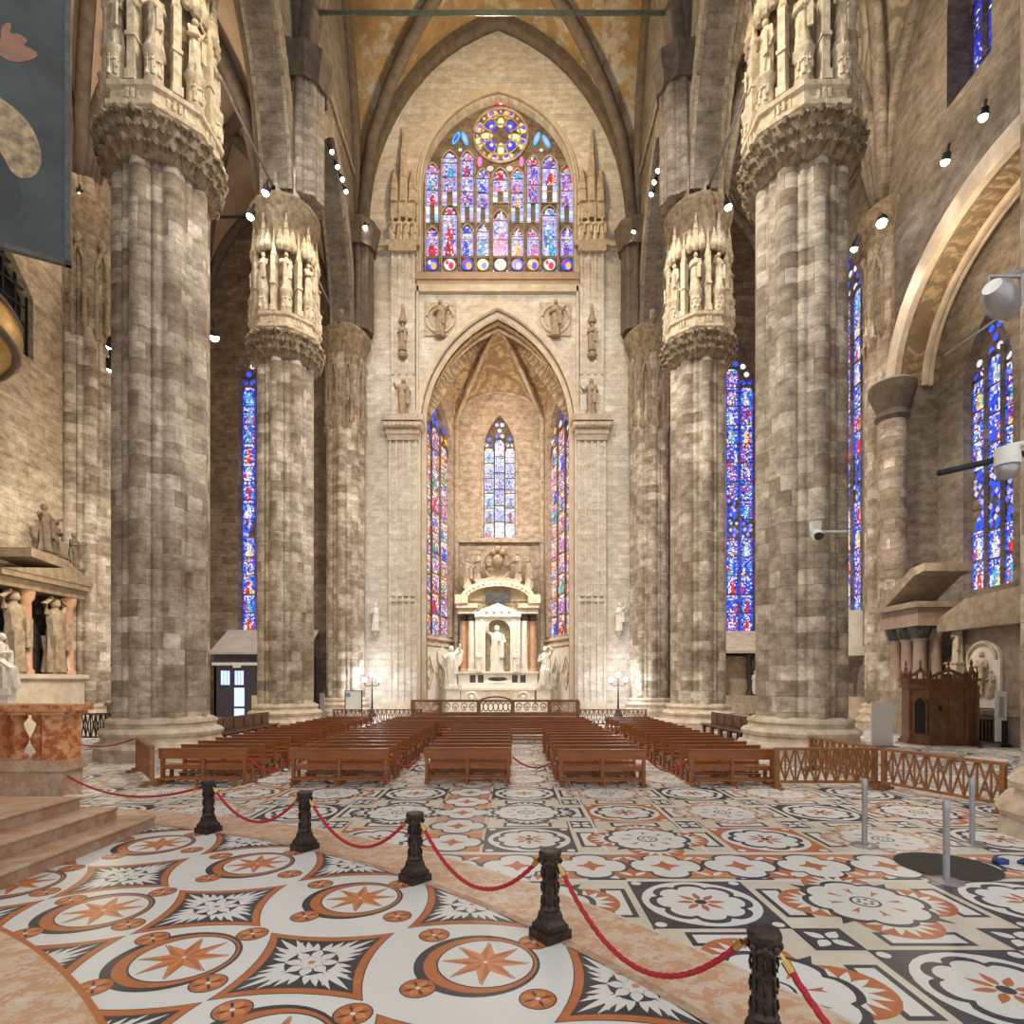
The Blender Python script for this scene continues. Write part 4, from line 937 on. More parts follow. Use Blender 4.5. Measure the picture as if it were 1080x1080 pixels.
g = MB(); g.lathe([(.2, 10.5), (.5, 10.6), (.3, 11.0), (.45, 11.4)], n=12, sx=2.2, sy=.8)
for s in (-1, 1):
    g.tube([(s * (.6 + .5 * i / 8 + .3 * sin(i)), -.1, 10.5 + 1.5 * (1 - i / 8) ** 2) for i in range(9)], .16, 6); g.tube([(s * .7 + s * .3 * cos(a), -.2, 12.2 + .5 * sin(a)) for a in [2 * pi * i / 14 for i in range(15)]], .14, 6)
    g.ball((s * .35, -.25, 12.75), .3, 7)
g.ball((0, -.2, 12.0), .5, 8, 1.3); g.ball((0, -.2, 13.0), .33, 8)
g.build('crest', 'statue', e, 50)
def statue(name, loc, h, label, arms='fold', rot=0, seed=1, mt='white', ped=None, group=None, wings=False, seat=False, pm=None):
    e = empty(name, loc, label, 'statue', group, rot)
    g = MB(); figure(g, (0, 0, ped[1] if ped else .0), h, 0, seed, arms, wings, seat, 24)
    g.build('figure', mt, e, 50)
    g = MB()
    if ped: w_, hh = ped; g.box(-w_, w_, -w_, w_, 0, hh * .12); g.box(-w_ * .85, w_ * .85, -w_ * .85, w_ * .85, hh * .12, hh * .88); g.box(-w_, w_, -w_, w_, hh * .88, hh)
    else: g.lathe([(.3 * h / 2, -.06), (.3 * h / 2, .02)], n=10)
    g.build('pedestal', pm or mt, e)
    return e
statue('statue', (-1.2, AY - .2, 3.25), 3.7, 'tall white draped statue in the gold niche of the altar', ('up', 'fold'), 0, 5)
statue('statue', (-2.62, AY - .75, 3.25), 1.7, 'small white child statue on the altar ledge, left of the niche', 'fold', .3, 8)
statue('statue', (.36, AY - .75, 3.25), 1.7, 'small white child statue on the altar ledge, right of the niche', 'fold', -.3, 9)
for x, a, lb, z in ((-3.6, ('up', 'out'), 'outer left statue', 9.3), (-2.75, 'fold', 'inner left statue', 9.7), (.45, 'fold', 'inner right statue', 9.7), (1.35, ('out', 'up'), 'outer right statue', 9.3)):
    statue('statue', (x, AY + .45, z), 2.4, 'pale %s standing on the altar cornice beside the crest' % lb, a, -.2 if x > 0 else .2, int(x * 10), 'relief', (.3, .9 if abs(x + 1.1) < 2 else .75), 'statues on the altar cornice')
statue('statue', (-4.72, 45.0, 0), 3.1, 'white winged statue on a tall block, left of the altar', ('out', 'up'), .35, 21, 'white', (.65, 2.1), None, True)
statue('statue', (2.6, 45.0, 0), 3.1, 'white seated statue on a tall block, right of the altar', ('fold', 'head'), -.35, 22, 'white', (.65, 2.1), None, False, True)
# pierced balustrade before the altar
e = empty('balustrade', (-1.15, 40.9, 0), 'brown carved marble balustrade with pierced scrolls before the altar', 'balustrade')
g = MB(); g.box(-5.95, 5.9, -.2, .2, .0, .28); g.build('plinth', 'conf', e)
g = MB(); g.box(-5.95, 5.9, -.22, .22, 1.0, 1.16); g.build('top_rail', 'conf', e)
for x in (-5.85, -3.9, -1.2, 1.2, 3.8, 5.8): g = MB(); g.box(x - .14, x + .14, -.19, .19, .28, 1.0); g.build('post', 'conf', e)
g = MB()
for x0, x1 in ((-5.7, -4.05), (-3.75, -1.35), (1.35, 3.65), (3.95, 5.65)):
    n = round((x1 - x0) / .6)
    for i in range(n):
        c = x0 + (i + .5) * (x1 - x0) / n
        g.tube([(c + .24 * cos(a) * (1 - .03 * k), 0, .64 + .3 * sin(a) * (1 - .03 * k)) for k, a in enumerate([2 * pi * i / 14 for i in range(15)])], .055, 5); g.ball((c, 0, .64), .1, 6)
g.build('pierced_panel', 'carve', e, 50)
g = MB()
for i in range(7): g.tube([(-1.05 + .35 * i + .17 * cos(a), 0, .66 + .3 * sin(a)) for a in [2 * pi * i / 12 for i in range(13)]], .035, 5)
g.tube([(-1.1 + 2.2 * i / 12, 0, 1.15 + .22 * sin(pi * i / 12)) for i in range(13)], .05, 5); g.build('gate', 'iron', e)
# hanging bracket sculptures on the end wall
for nm, x, s in (('left', -9.85, 1), ('right', 7.75, 2)):
    e = empty('wall_sculpture', (x, YE, 5.6), 'slender white sculpture hung on the end wall, %s of the altar arch' % nm, 'sculpture', 'wall sculptures')
    g = MB(); figure(g, (0, -.32, .5), 2.0, 0, s, ('fold', 'up')); g.build('figure', 'white', e, 50)
    g = MB(); g.lathe([(.02, 0), (.2, .25), (.32, .5)], (0, -.3, 0), 10); g.build('bracket', 'relief', e, 40)
# lamp posts
def lamp(loc, label):
    e = empty('lamp_post', loc, label, 'lamp post', 'globe lamp posts')
    g = MB(); g.lathe([(.32, 0), (.32, .12), (.2, .25), (.14, .5)], n=12); g.build('base', 'iron', e, 40)
    g = MB(); g.lathe([(.07, .4), (.05, 1.4), (.08, 1.45), (.05, 1.5), (.045, 2.75)], n=10); g.build('post', 'iron', e, 40)
    g = MB()
    for s in (-1, 1): g.tube([(0, 0, 2.2), (s * .25, 0, 2.12), (s * .45, 0, 2.2), (s * .52, 0, 2.42)], .035, 6); g.lathe([(.08, 0), (.03, .04)], (s * .52, 0, 2.42), 8)
    g.build('arm', 'iron', e)
    for x, z in ((-.52, 2.58), (.52, 2.58), (0, 2.92)): g = MB(); g.ball((x, 0, z), .16, 10); g.build('globe', 'globe', e, True)
    for x in (-.5, .5): point('globe_glow', (loc[0] + x, loc[1] - .35, 2.6), 80, (.78, .86, 1), .15)
lamp((-9.75, 40.3, 0), 'black three-globe lamp post before the end wall, beside the framed notice board')
lamp((7.4, 40.3, 0), 'black three-globe lamp post before the end wall, beside the right engaged pillar')
# ------------------------------------------------------------------ pews
def pew(w, name='pew', back=.86):
    e = bpy.data.objects.new(name, None); COL.objects.link(e)
    g = MB(); g.box(-w / 2, w / 2, -.045, .0, back - .235, back); g.box(-w / 2, w / 2, -.07, .03, back - .02, back + .015); g.build('backrest', 'wood', e)
    g = MB(); g.box(-w / 2 + .05, w / 2 - .05, .02, .42, .42, .46); g.box(-w / 2 + .05, w / 2 - .05, .0, .03, .36, .45); g.build('seat', 'wood', e)
    for x in (-w / 2 + .07, 0, w / 2 - .07):
        g = MB(); g.box(x - .035, x + .035, -.04, .05, 0, back - .2); g.box(x - .035, x + .035, .03, .4, .34, .42); g.box(x - .035, x + .035, .33, .4, 0, .36); g.box(x - .045, x + .045, -.12, .42, 0, .06); g.build('leg', 'wood', e)
    g = MB(); g.box(-w / 2 + .1, w / 2 - .1, -.01, .03, .13, .2); g.box(-w / 2 + .1, w / 2 - .1, -.36, -.24, .17, .2)
    for x in (-w / 2 + .15, 0, w / 2 - .15): g.box(x - .02, x + .02, -.3, .0, .13, .17); g.box(x - .02, x + .02, -.34, -.28, 0, .17)
    g.build('kneeler', 'wood', e)
    return e
ORD = ['front', 'second', 'third', 'fourth', 'fifth', 'sixth', 'seventh', 'eighth', 'ninth', 'tenth', 'eleventh', 'twelfth', 'thirteenth', 'fourteenth', 'fifteenth', 'sixteenth', 'seventeenth', 'eighteenth']
def block(x0, x1, y0, n, step, where, grp, dx=0, seed=0):
    q = random.Random(seed); p = pew(x1 - x0)
    for i in range(n):
        c = p if i == 0 else copy_tree(p)
        c.location = ((x0 + x1) / 2 + dx * i + (q.uniform(-.05, .05) if i else 0), y0 + i * step, 0); c.rotation_euler = (0, 0, q.uniform(-.012, .012))
        tag(c, 'brown wooden pew, %s row of the block %s' % ((ORD[i] if i else 'front, nearest') if i < n - 1 else 'last', where), 'pew', grp)
block(-8.5, -6.37, 13.95, 15, .9, 'beside the slatted barrier and left pillar', 'pews beside the left pillars', 0, 1)
block(-5.32, -2.97, 13.9, 15, .9, 'between the outer left and centre blocks', 'pews left of the centre', 0, 2)
block(-2.15, -.02, 14.1, 9, .88, 'just left of the central aisle', 'pews left of the central aisle', 0, 3)
block(1.1, 3.2, 13.75, 10, .88, 'just right of the central aisle', 'pews right of the central aisle', 0, 4)
block(4.2, 6.25, 13.75, 15, .9, 'beside the right pillars and lattice barrier', 'pews beside the right pillars', 0, 5)
for i, (x0, x1, y) in enumerate(((-4.4, 3.2, 23.1), (-4.4, 3.2, 24.3), (-4.4, 3.2, 25.5))):
    p = pew(x1 - x0, 'pew', .9); p.location = ((x0 + x1) / 2, y, 0); tag(p, 'extra long brown pew across the centre, %s behind the short rows' % ('first', 'second', 'last')[i], 'pew', 'long pews across the centre')
def settle(P, Q, label):
    P, Q = Vector(P), Vector(Q); L = (Q - P).length; a = atan2(Q.y - P.y, Q.x - P.x)
    e = empty('settle', ((P + Q) / 2)[:], label, 'settle', 'dark settles along the pillars', a)
    g = MB(); g.box(-L / 2, L / 2, -.08, .0, .42, 1.02)
    for i in range(6): g.box(-L / 2 + (i + .12) * L / 6, -L / 2 + (i + .88) * L / 6, .0, .03, .52, .94)
    g.build('backrest', 'walnut', e)
    g = MB(); g.box(-L / 2, L / 2, 0, .5, .42, .48); g.build('seat', 'walnut', e)
    for i in range(6):
        x = -L / 2 + .1 + i * (L - .2) / 5; g = MB(); g.box(x - .04, x + .04, 0, .44, .3, .42); g.box(x - .05, x + .05, -.08, .08, 0, .42); g.box(x - .05, x + .05, .3, .42, 0, .3); g.build('leg', 'walnut', e)
settle((-11.6, 27.6, 0), (-11.6, 22.2, 0), 'long dark walnut settle between the two left pillars, facing the pews')
settle((9.6, 22.2, 0), (9.5, 27.6, 0), 'long dark walnut settle between the two right pillars, facing the pews')
# ------------------------------------------------------------------ barriers
def barrier(P, Q, label, style='x', h=.95, mt='oak', grp='wooden barriers', name='barrier'):
    P, Q = Vector(P), Vector(Q); L = (Q - P).length; a = atan2(Q.y - P.y, Q.x - P.x)
    e = empty(name, P[:], label, 'barrier', grp, a)
    g = MB(); g.box(-.03, L + .03, -.05, .05, h - .06, h); g.build('top_rail', mt, e)
    g = MB(); g.box(0, L, -.03, .03, .13, .19); g.build('bottom_rail', mt, e)
    for x in (.04, L - .04): g = MB(); g.box(x - .045, x + .045, -.045, .045, .05, h - .05); g.build('post', mt, e)
    for x in (.04, L - .04): g = MB(); g.box(x - .05, x + .05, -.26, .26, 0, .06); g.box(x - .05, x + .05, -.14, .14, .06, .12); g.build('foot', mt, e)
    g = MB(); z0, z1 = .18, h - .05
    if style == 'x':
        n = max(2, round(L / .46)); s = L / n
        for i in range(n):
            x = i * s; g.bar((x + .03, 0, z0), (x + s / 2, 0, z1), .035, .03); g.bar((x + s - .03, 0, z0), (x + s / 2, 0, z1), .035, .03)
            g.bar((x + .03, .012, z1), (x + s / 2, .012, z0), .035, .03); g.bar((x + s - .03, .012, z1), (x + s / 2, .012, z0), .035, .03)
            g.bar((x + s, 0, z0), (x + s, 0, z1), .035); g.bar((x + s / 2, 0, z0), (x + s / 2, 0, z1), .03)
    else:
        n = round(L / .17)
        for i in range(1, n): g.bar((i * L / n, 0, z0), (i * L / n, 0, z1), .07, .03)
    g.build('lattice', mt, e)
    return e
barrier((-8.55, 13.75, 0), (-10.3, 15.9, 0), 'slatted oak barrier panel standing alone at the foot of the nearest left pillar', 's')
barrier((6.1, 13.4, 0), (8.45, 13.4, 0), 'lattice oak barrier joined to the end of the front pew, before the right pillar')
barrier((8.55, 13.35, 0), (9.35, 10.95, 0), 'lattice oak barrier coming towards the steel posts, nearest of the three')
barrier((8.6, 13.7, 0), (8.35, 16.2, 0), 'lattice oak barrier half hidden behind the other two at the right pillar base')
barrier((-9.7, 31.4, 0), (-4.9, 31.4, 0), 'low lattice fence across the back, before the notice board', 'x', .95, 'conf', 'fences across the back', 'fence')
barrier((3.5, 31.4, 0), (7.3, 31.4, 0), 'low lattice fence across the back, before the right lamp post', 'x', .95, 'conf', 'fences across the back', 'fence')
barrier((-18.4, 24.1, 0), (-16.3, 24.1, 0), 'black iron railing in the far aisle behind the marble balustrade', 'x', 1.15, 'iron', None, 'railing')
barrier((10.9, 26.5, 0), (14.8, 26.5, 0), 'brown aisle rail behind the second right pillar, before the small altar', 's', 1.0, 'conf', None, 'railing')
barrier((18.55, 25.8, 0), (18.55, 21.7, 0), 'dark railing with white balusters at the foot of the side altar', 's', 1.0, 'iron', None, 'railing')
# ------------------------------------------------------------------ rope line
def bollard(loc, label):
    e = empty('bollard', loc, label, 'bollard', 'bronze rope bollards')
    g = MB(); g.box(-.2, .2, -.2, .2, 0, .1); g.box(-.17, .17, -.17, .17, .1, .15); g.lathe([(.22, .15), (.17, .2), (.155, .25), (.12, .29)], n=4, ph=pi / 4); g.build('base', 'bronze', e)
    g = MB(); g.lathe([(.12, .27), (.135, .3), (.108, .33), (.105, .5), (.102, .7), (.115, .72)], n=16)
    for z in (.36, .5, .64):
        for i in range(8): g.tube([(.107 * cos(i * pi / 4) * 1 + .0, .107 * sin(i * pi / 4), z - .05), (.118 * cos(i * pi / 4), .118 * sin(i * pi / 4), z), (.107 * cos(i * pi / 4), .107 * sin(i * pi / 4), z + .05)], .014, 5)
    g.build('shaft', 'bronze', e, 40)
    g = MB(); g.lathe([(.105, .7), (.14, .74), (.12, .76), (.14, .8)], n=16); g.lathe([(.15, .8), (.158, .84), (.14, .86)], n=8, ph=pi / 8)
    for i in range(8): g.ball((.135 * cos(i * pi / 4), .135 * sin(i * pi / 4), .76), .03, 5)
    g.build('capital', 'bronze', e, 40)
    for ch in e.children: ch.scale = (.74, .74, 1)
    for s in (-1, 1): g = MB(); g.tube([(s * .09, 0, .74), (s * .13, 0, .75), (s * .16, 0, .72)], .013, 6); g.build('hook', 'brass', e)
    return e
bp = [pol(13.97, radians(t)) for t in (67.7, 58.8, 49.4, 40.2, 31.1, 21.8)]
bl = ['farthest bronze bollard of the rope line, near the marble steps', 'second bronze bollard from the marble steps', 'third bronze bollard from the marble steps', 'fourth bronze bollard from the steps, beside an orange star roundel', 'nearest bronze bollard, cut by the bottom of the view']
b0 = None; bollards = []
for p, lb in zip(bp[:5], bl):
    if b0 is None: b0 = bollard((*p, 0), lb); c = b0
    else: c = copy_tree(b0); c.location = (*p, 0); c['label'] = lb
    bollards.append(c)
dirs = []
for i in range(5):
    d = Vector(bp[i + 1]) - Vector(bp[i]); bollards[i].rotation_euler = (0, 0, atan2(d.y, d.x)); dirs.append(d.normalized())
def rope(P, Q, sag, label, r=.021, grp='red barrier ropes', hooks=True):
    P, Q = Vector(P), Vector(Q); n = 26
    pts = [P.lerp(Q, i / n) - Vector((0, 0, sag * 4 * (i / n) * (1 - i / n))) for i in range(n + 1)]
    e = empty('rope', P[:], label, 'rope', grp)
    pts = [p - P for p in pts]
    g = MB(); rings = []; m = 10; tot = 0; N2 = 140; L = (Q - P).length + sag
    dense = []
    for i in range(N2 + 1):
        s = i / N2 * n; k = min(int(s), n - 1); dense.append(pts[k].lerp(pts[k + 1], s - k))
    for i, p in enumerate(dense):
        d = (dense[min(i + 1, N2)] - dense[max(i - 1, 0)]).normalized(); a = d.cross(Vector((0, 0, 1))).normalized(); b = a.cross(d); tw = i * L / N2 / .09 * 2 * pi
        rings.append([p + (a * cos(t) + b * sin(t)) * r * (1 + .16 * cos(3 * t + tw)) for t in [2 * pi * j / m for j in range(m)]])
    g.loft(rings); g.build('cord', 'rope', e, True)
    if hooks:
        for k, s in ((0, 1), (n, -1)):
            g = MB(); g.tube([pts[k], pts[k].lerp(pts[k + s * 1], .7)], r * 1.35, 8); g.build('hook', 'brass', e)
rl = ['red rope sagging between the farthest and second bollards', 'red rope sagging between the second and third bollards', 'red rope sagging between the third and fourth bollards', 'red rope sagging almost to the floor before the nearest bollard', 'short end of red rope leaving the nearest bollard to the lower right']
for i in range(5):
    d = dirs[i]; rope((bp[i][0] + d.x * .16, bp[i][1] + d.y * .16, .72), (bp[i + 1][0] - d.x * .16, bp[i + 1][1] - d.y * .16, .72), (.42, .47, .5, .56, .5)[i], rl[i])
rope((-9.68, 12.6, .42), (bp[0][0] - .2, bp[0][1] + .1, .72), .28, 'red rope from the marble balustrade to the farthest bollard')
rope((-10.4, 15.9, .9), (-14.7, 18.6, .8), .3, 'thin red rope in the far aisle behind the marble balustrade', .02, None, False)
rope((-6.45, 14.0, .72), (-5.25, 14.0, .72), .38, 'thin red rope across the gap between the two left blocks of pews', .02, 'ropes closing the gaps between pews')
rope((-2.95, 14.05, .72), (-2.2, 14.1, .72), .3, 'thin red rope across the gap left of the centre pews', .02, 'ropes closing the gaps between pews')
rope((.0, 14.1, .66), (1.1, 14.0, .62), .25, 'thin red rope across the central aisle', .02, 'ropes closing the gaps between pews')
rope((3.25, 13.9, .66), (4.2, 13.9, .62), .3, 'thin red rope across the gap right of the centre pews', .02, 'ropes closing the gaps between pews')
# steel stanchions with retracting tape
sp_ = [(5.34, 8.76), (5.4, 7.19), (7.0, 8.8)]
for (x, y), lb in zip(sp_, ('grey steel post standing alone nearest the lattice barrier', 'grey steel post on the dark floor disc, nearest of the three', 'grey steel post beside the base of the great edge pillar')):
    e = empty('stanchion', (x, y, 0), lb, 'stanchion', 'grey steel posts')
    g = MB(); g.lathe([(.19, 0), (.19, .015), (.17, .025)], n=24); g.build('base', 'steel', e, 40)
    g = MB(); g.lathe([(.038, .02), (.038, .95)], n=14); g.build('post', 'steel', e, 40)
    g = MB(); g.lathe([(.045, .9), (.045, 1.0), (.03, 1.02)], n=14); g.build('cap', 'steel', e, 40)
g = MB(); g.lathe([(.6, .0135), (.6, .017)], n=40); tag(g.build('floor_disc', plain('soot_dark_plate', (.03, .027, .025), (.05, .045, .04), .8, 0, 12, 0), None, loc=(5.85, 7.78, 0)), 'dark round plate lying in the pavement behind the nearest steel post', 'floor plate')  # flat matte disc in a plain dark tone
g = MB(); pts = [(6.9, 7.9, .03), (7.05, 7.75, .035), (7.2, 7.85, .03), (7.15, 8.0, .04), (7.0, 7.95, .03), (7.1, 7.7, .03)]; g.tube(pts, .025, 6); g.box(6.6, 6.75, 7.85, 7.95, .0, .07)
tag(g.build('cable', plain('blue_cable', (.02, .05, .25), None, .5), None, True), 'coil of blue cable on the floor at the edge pillar base', 'cable')
# ------------------------------------------------------------------ marble steps and balustrade on the left
e = empty('marble_steps', (-6.05, 4, 0), 'three worn rose marble steps rising on the left edge, beside the star pavement', 'steps')
for i, (x, y1) in enumerate(((-6.1, 9.88), (-6.58, 9.63), (-7.1, 9.5))):
    g = MB(); z0, z1 = i * .2, (i + 1) * .2
    pr = [(x, z0), (x, z1 - .05), (x + .03, z1 - .03), (x + .03, z1 - .01), (x + .015, z1), (x - 6, z1), (x - 6, z0)]
    g.loft([[(u + 6.05, y - 4, z) for u, z in pr] for y in (2.2, y1)]); g.build('step', 'step', e)
e = empty('balustrade', (-9.72, 12.8, 0), 'orange marble balustrade on a rose marble base, at the left edge above the steps', 'balustrade')
g = MB(); g.box(-5, 0, -.3, .3, 0, .55); g.box(-5, .06, -.38, .38, .55, .68); g.box(-5, .06, -.36, .36, .68, .78); g.build('plinth', 'step', e)
g = MB(); g.box(-5, .16, -.42, .42, 1.84, 1.98); g.box(-5, .08, -.35, .35, 1.76, 1.84); g.build('top_rail', 'redm', e)
for x in (-.24, -1.9, -3.9): g = MB(); g.box(x - .22, x + .22, -.28, .28, .78, 1.76) if x > -1 else g.box(x - .4, x + .4, -.28, .28, .78, 1.76); g.build('post', 'redm', e)
for x in (-.72, -1.18): g = MB(); g.lathe([(.15, .78), (.15, .86), (.09, .9), (.08, .95), (.16, 1.12), (.18, 1.22), (.09, 1.45), (.07, 1.55), (.1, 1.6), (.15, 1.66), (.15, 1.76)], (x, 0, 0), 16); g.build('baluster', 'redm', e, 50)
# ------------------------------------------------------------------ left side altar
LY = 26.9
e = empty('side_altar', (WL, LY, 0), 'carved stone altar at the left edge, with brown figures on its pediment', 'altar')
g = MB(); g.box(0, 1.7, -3.2, 1.75, 0, 1.2); g.box(0, 1.5, -3.1, 1.65, 1.2, 2.6); g.box(0, 1.65, -3.2, 1.75, 2.6, 2.8)
g.build('base', 'trim', e)
g = MB(); g.box(0, .25, -3, 1.5, 2.8, 6.6); g.build('niche_back', 'plaque', e)
for y in (-1.3, 1.15):
    for x, w_ in ((.5, .24), (1.05, .26)): g = MB(); g.lathe([(w_ * 1.3, 2.8), (w_ * 1.3, 2.95), (w_, 3.05), (w_ * .88, 6.0), (w_ * 1.3, 6.15), (w_ * 1.45, 6.5)], (x, y, 0), 16); g.build('column', 'pinkcol', e, 40)
g = MB(); g.box(0, .5, 1.45, 1.65, 2.8, 6.5); g.build('side_strip', 'trim', e)
for y in (-1.9, .35):
    g = MB(); figure(g, (1.05, y, 2.9), 3.5, pi / 2, 4, 'head', n=22); g.lathe([(.45, 2.8), (.38, 3.6), (.5, 4.6)], (1.05, y, 0), 4, ph=pi / 4); g.build('caryatid', 'statue', e, 50)
g = MB(); g.box(0, 1.45, -3.1, 1.7, 6.5, 6.9); g.box(0, 1.7, -3.2, 1.85, 6.9, 7.15)
slab(g, [[(-3.2, 7.15), (1.9, 7.15), (1.9, 7.35), (.2, 8.15), (-1.8, 8.3), (-1.8, 7.9), (0, 7.75)]], lambda u, z, d: (d, u, z), 1.75)
g.build('pediment', 'brownst', e)
statue('statue', (WL + 1.05, LY - .25, 8.1), 2.2, 'brown draped figure standing on the pediment of the left side altar, tallest of three', 'out', pi / 2, 31, 'umber', (.42, .35), 'figures on the side altar pediment')
statue('statue', (WL + 1.05, LY + .45, 8.0), 1.8, 'smaller brown figure beside the tallest one on the left side altar pediment', 'fold', pi / 2 + .3, 32, 'umber', (.3, .3), 'figures on the side altar pediment', False, True)
statue('statue', (WL + 1.05, LY + 1.55, 7.3), 1.7, 'small brown child figure standing at the far end of the left side altar pediment', ('fold', 'out'), pi / 2, 33, 'umber', (.36, .75), 'figures on the side altar pediment')
statue('statue', (-20.3, 23.0, 0), 2.2, 'white kneeling figure on the left side altar at the frame edge', 'fold', 1.9, 34, 'white', (.4, 2.2), None, False, True)
# dark sculpture against the left wall pillar
statue('statue', (WL + 3.0, 29.0, 0), 2.7, 'shadowed figure leaning by the nearest left pillar, above the black railing', ('out', 'down'), 1.2, 41, 'umber', (.5, 1.4))
# ------------------------------------------------------------------ canvas and sounding board
e = empty('hanging_painting', (-8.42, 11.05, 10.4), 'large dark canvas hung at the upper left, showing a pale sleeve and a hand', 'painting', None, 0)
a = atan2(.466, .885); g = MB(); g.box(-4.2, -.09, -.02, .03, .09, 8.4)
def canvas_mat():
    m, n, l, b = newmat('dark_oil_canvas'); tc = n.new('ShaderNodeTexCoord'); v = tc.outputs['Object']
    f = noise(n, l, v, .7, 6, .65); c = ramp(n, l, f, .3, .7, (.012, .019, .019), (.04, .058, .054))
    c = mixrgb(n, l, 'MIX', ramp(n, l, noise(n, l, mapping(n, l, v, (.6, 1, 1.1)), .9, 4, .6), .5, .62), c, (.02, .018, .016))
    l.new(c, b.inputs['Base Color']); inp(b, 'Roughness', .4); return m
M['canvas'] = canvas_mat(); M['paint1'] = plain('painted_cream_sleeve', (.42, .31, .16), (.12, .085, .05), .5, 0, 5, 0); M['paint2'] = plain('painted_flesh', (.28, .12, .07), (.18, .09, .06), .5, 0, 3, 0); M['paint3'] = plain('painted_dark_cloth', (.014, .014, .017), (.025, .025, .03), .5, 0, 2, 0)
g.cur = 1
def blob(pts, m, d):
    for _ in range(3): pts = [q for (a, b), (c_, d_) in zip(pts, pts[1:] + pts[:1]) for q in ((a * .75 + c_ * .25, b * .75 + d_ * .25), (a * .25 + c_ * .75, b * .25 + d_ * .75))]
    g.cur = m; k = len(g.v); g.v += [(x, -.02 - d, z) for x, z in pts]; g.face(range(k, k + len(pts)))
blob([(-1.75, 2.9), (-1.4, 3.05), (-1.1, 2.75), (-.75, 2.6), (-.52, 2.3), (-.42, 1.85), (-.55, 1.45), (-.85, 1.35), (-1.0, 1.7), (-1.2, 1.95), (-1.55, 2.0), (-1.9, 1.85)], 1, .004)
blob([(-1.9, 2.0), (-1.2, 2.0), (-.85, 1.6), (-.7, .95), (-.9, .5), (-1.9, .35)], 3, .002)
blob([(x - .02, z - .45) for x, z in [(-1.25, 4.1), (-1.0, 4.2), (-1.02, 4.45), (-.92, 4.62), (-.85, 4.6), (-.9, 4.4), (-.75, 4.5), (-.6, 4.42), (-.72, 4.3), (-.5, 4.3), (-.48, 4.2), (-.62, 4.05), (-.85, 3.9), (-1.05, 3.95)]], 2, .004)
g.build('canvas', ['canvas', 'paint1', 'paint2', 'paint3'], e)
g = MB(); g.box(-.09, 0, -.05, .05, 0, 8.5); g.box(-4.3, 0, -.05, .05, 0, .09); g.build('frame', 'plaque', e)
e.rotation_euler = (0, 0, a)
e = empty('sounding_board', (-10.42, 8.6, 8.25), 'golden brown rounded canopy edge of a pulpit at the left edge, under the canvas', 'pulpit canopy')
g = MB(); g.lathe([(1.9, -.25), (2.3, -.15), (2.42, .1), (2.38, .3), (2.2, .45), (1.9, .55), (.8, .7), (.1, .75)], n=40); g.build('canopy', 'brass', e, 40)
g = MB()
for z, r in ((-.14, 2.32), (.34, 2.34)): g.tube([(r * cos(t), r * sin(t), z) for t in [2 * pi * i / 40 for i in range(41)]], .07, 6)
g.build('moulding', 'walnut', e, True)
# ------------------------------------------------------------------ door lobby in the left aisle, canopy altar in the right
e = empty('door_lobby', (-17.3, 39.6, 0), 'dark timber door lobby with sloping roof and blue-lit glazed door, between the left pillars', 'door lobby')
g = MB(); g.box(-3.1, 3.1, 0, .15, 0, 3.55); g.box(-3.1, -2.95, 0, 2.4, 0, 4.3); g.box(2.95, 3.1, 0, 2.4, 0, 4.3); g.box(-3.1, 3.1, -.02, .2, 3.75, 4.3); g.build('wall', plain('blue_grey_lobby_wood', (.06, .055, .075), (.04, .036, .05), .5, 0, 3, 0), e)
g = MB(); slab(g, [[(-.3, 4.3), (2.4, 6.05), (2.4, 6.2), (-.3, 4.45)]], lambda u, z, d: (-3.3 + d, u, z), 6.6); g.build('roof', plain('pale_lobby_roof', (.5, .46, .42), (.4, .36, .33), .7, 0, 1, 0), e)
g = MB(); g.box(-3.2, 3.1, -.1, .2, 3.55, 3.75); g.build('lintel', 'whitep', e)
g = MB(); g.box(-1.75, -1.2, -.14, -.1, 3.38, 3.6); g.build('sign_plate', 'whitep', e)
for x in (-2.3, -1.35, .25, 1.2):
    p = MB(); p.box(x - .33, x + .33, -.03, .03, 2.15, 3.25); 
    for k in range(1, 3): p.box(x - .33 + .22 * k - .015, x - .33 + .22 * k + .015, -.045, -.03, 2.15, 3.25)
    f_ = p.build('fanlight', 'walnut', e)
    p = MB()
    for k in range(3): p.box(x - .3 + .21 * k, x - .3 + .21 * k + .17, -.06, -.04, 2.22, 3.18)
    p.build('pane', 'day', f_)
for x, w_ in ((-1.35, .34), (1.25, .3)):
    p = MB(); p.box(x - w_ - .08, x + w_ + .08, -.03, .02, 0, 2.1); f_ = p.build('door', 'walnut', e)
    p = MB(); p.box(x - w_, x + w_, -.06, -.035, .75, 2.02); p.box(x - w_, x + w_, -.06, -.035, .1, .6); p.build('pane', 'day', f_)
g = MB(); g.box(-.5, .35, -.08, -.03, .2, 1.5); g.build('notice_panel', 'trim', e)
e = empty('canopy_altar', (15.4, 39.3, 0), 'dim side altar with dark columns under a pale sloping cover, between the two right pillars', 'altar')
g = MB(); g.box(-2.6, 2.6, 0, 2.4, 0, 1.5); g.box(-2.6, 2.6, .8, 2.4, 1.5, 4.2); g.build('base', 'relief', e)
for x in (-1.6, -.9, .9, 1.6):
    g = MB(); g.lathe([(.24, 1.5), (.24, 1.7), (.18, 1.8), (.14, 2.1), (.2, 2.6), (.17, 3.9), (.26, 4.1), (.26, 4.3)], (x, .4, 0), 12); g.build('column', 'plaque', e, 40)
for x in (-1.25, 1.25): g = MB(); figure(g, (x, .3, 1.6), 1.6, 0, 3); g.build('figure', 'white', e, 50)
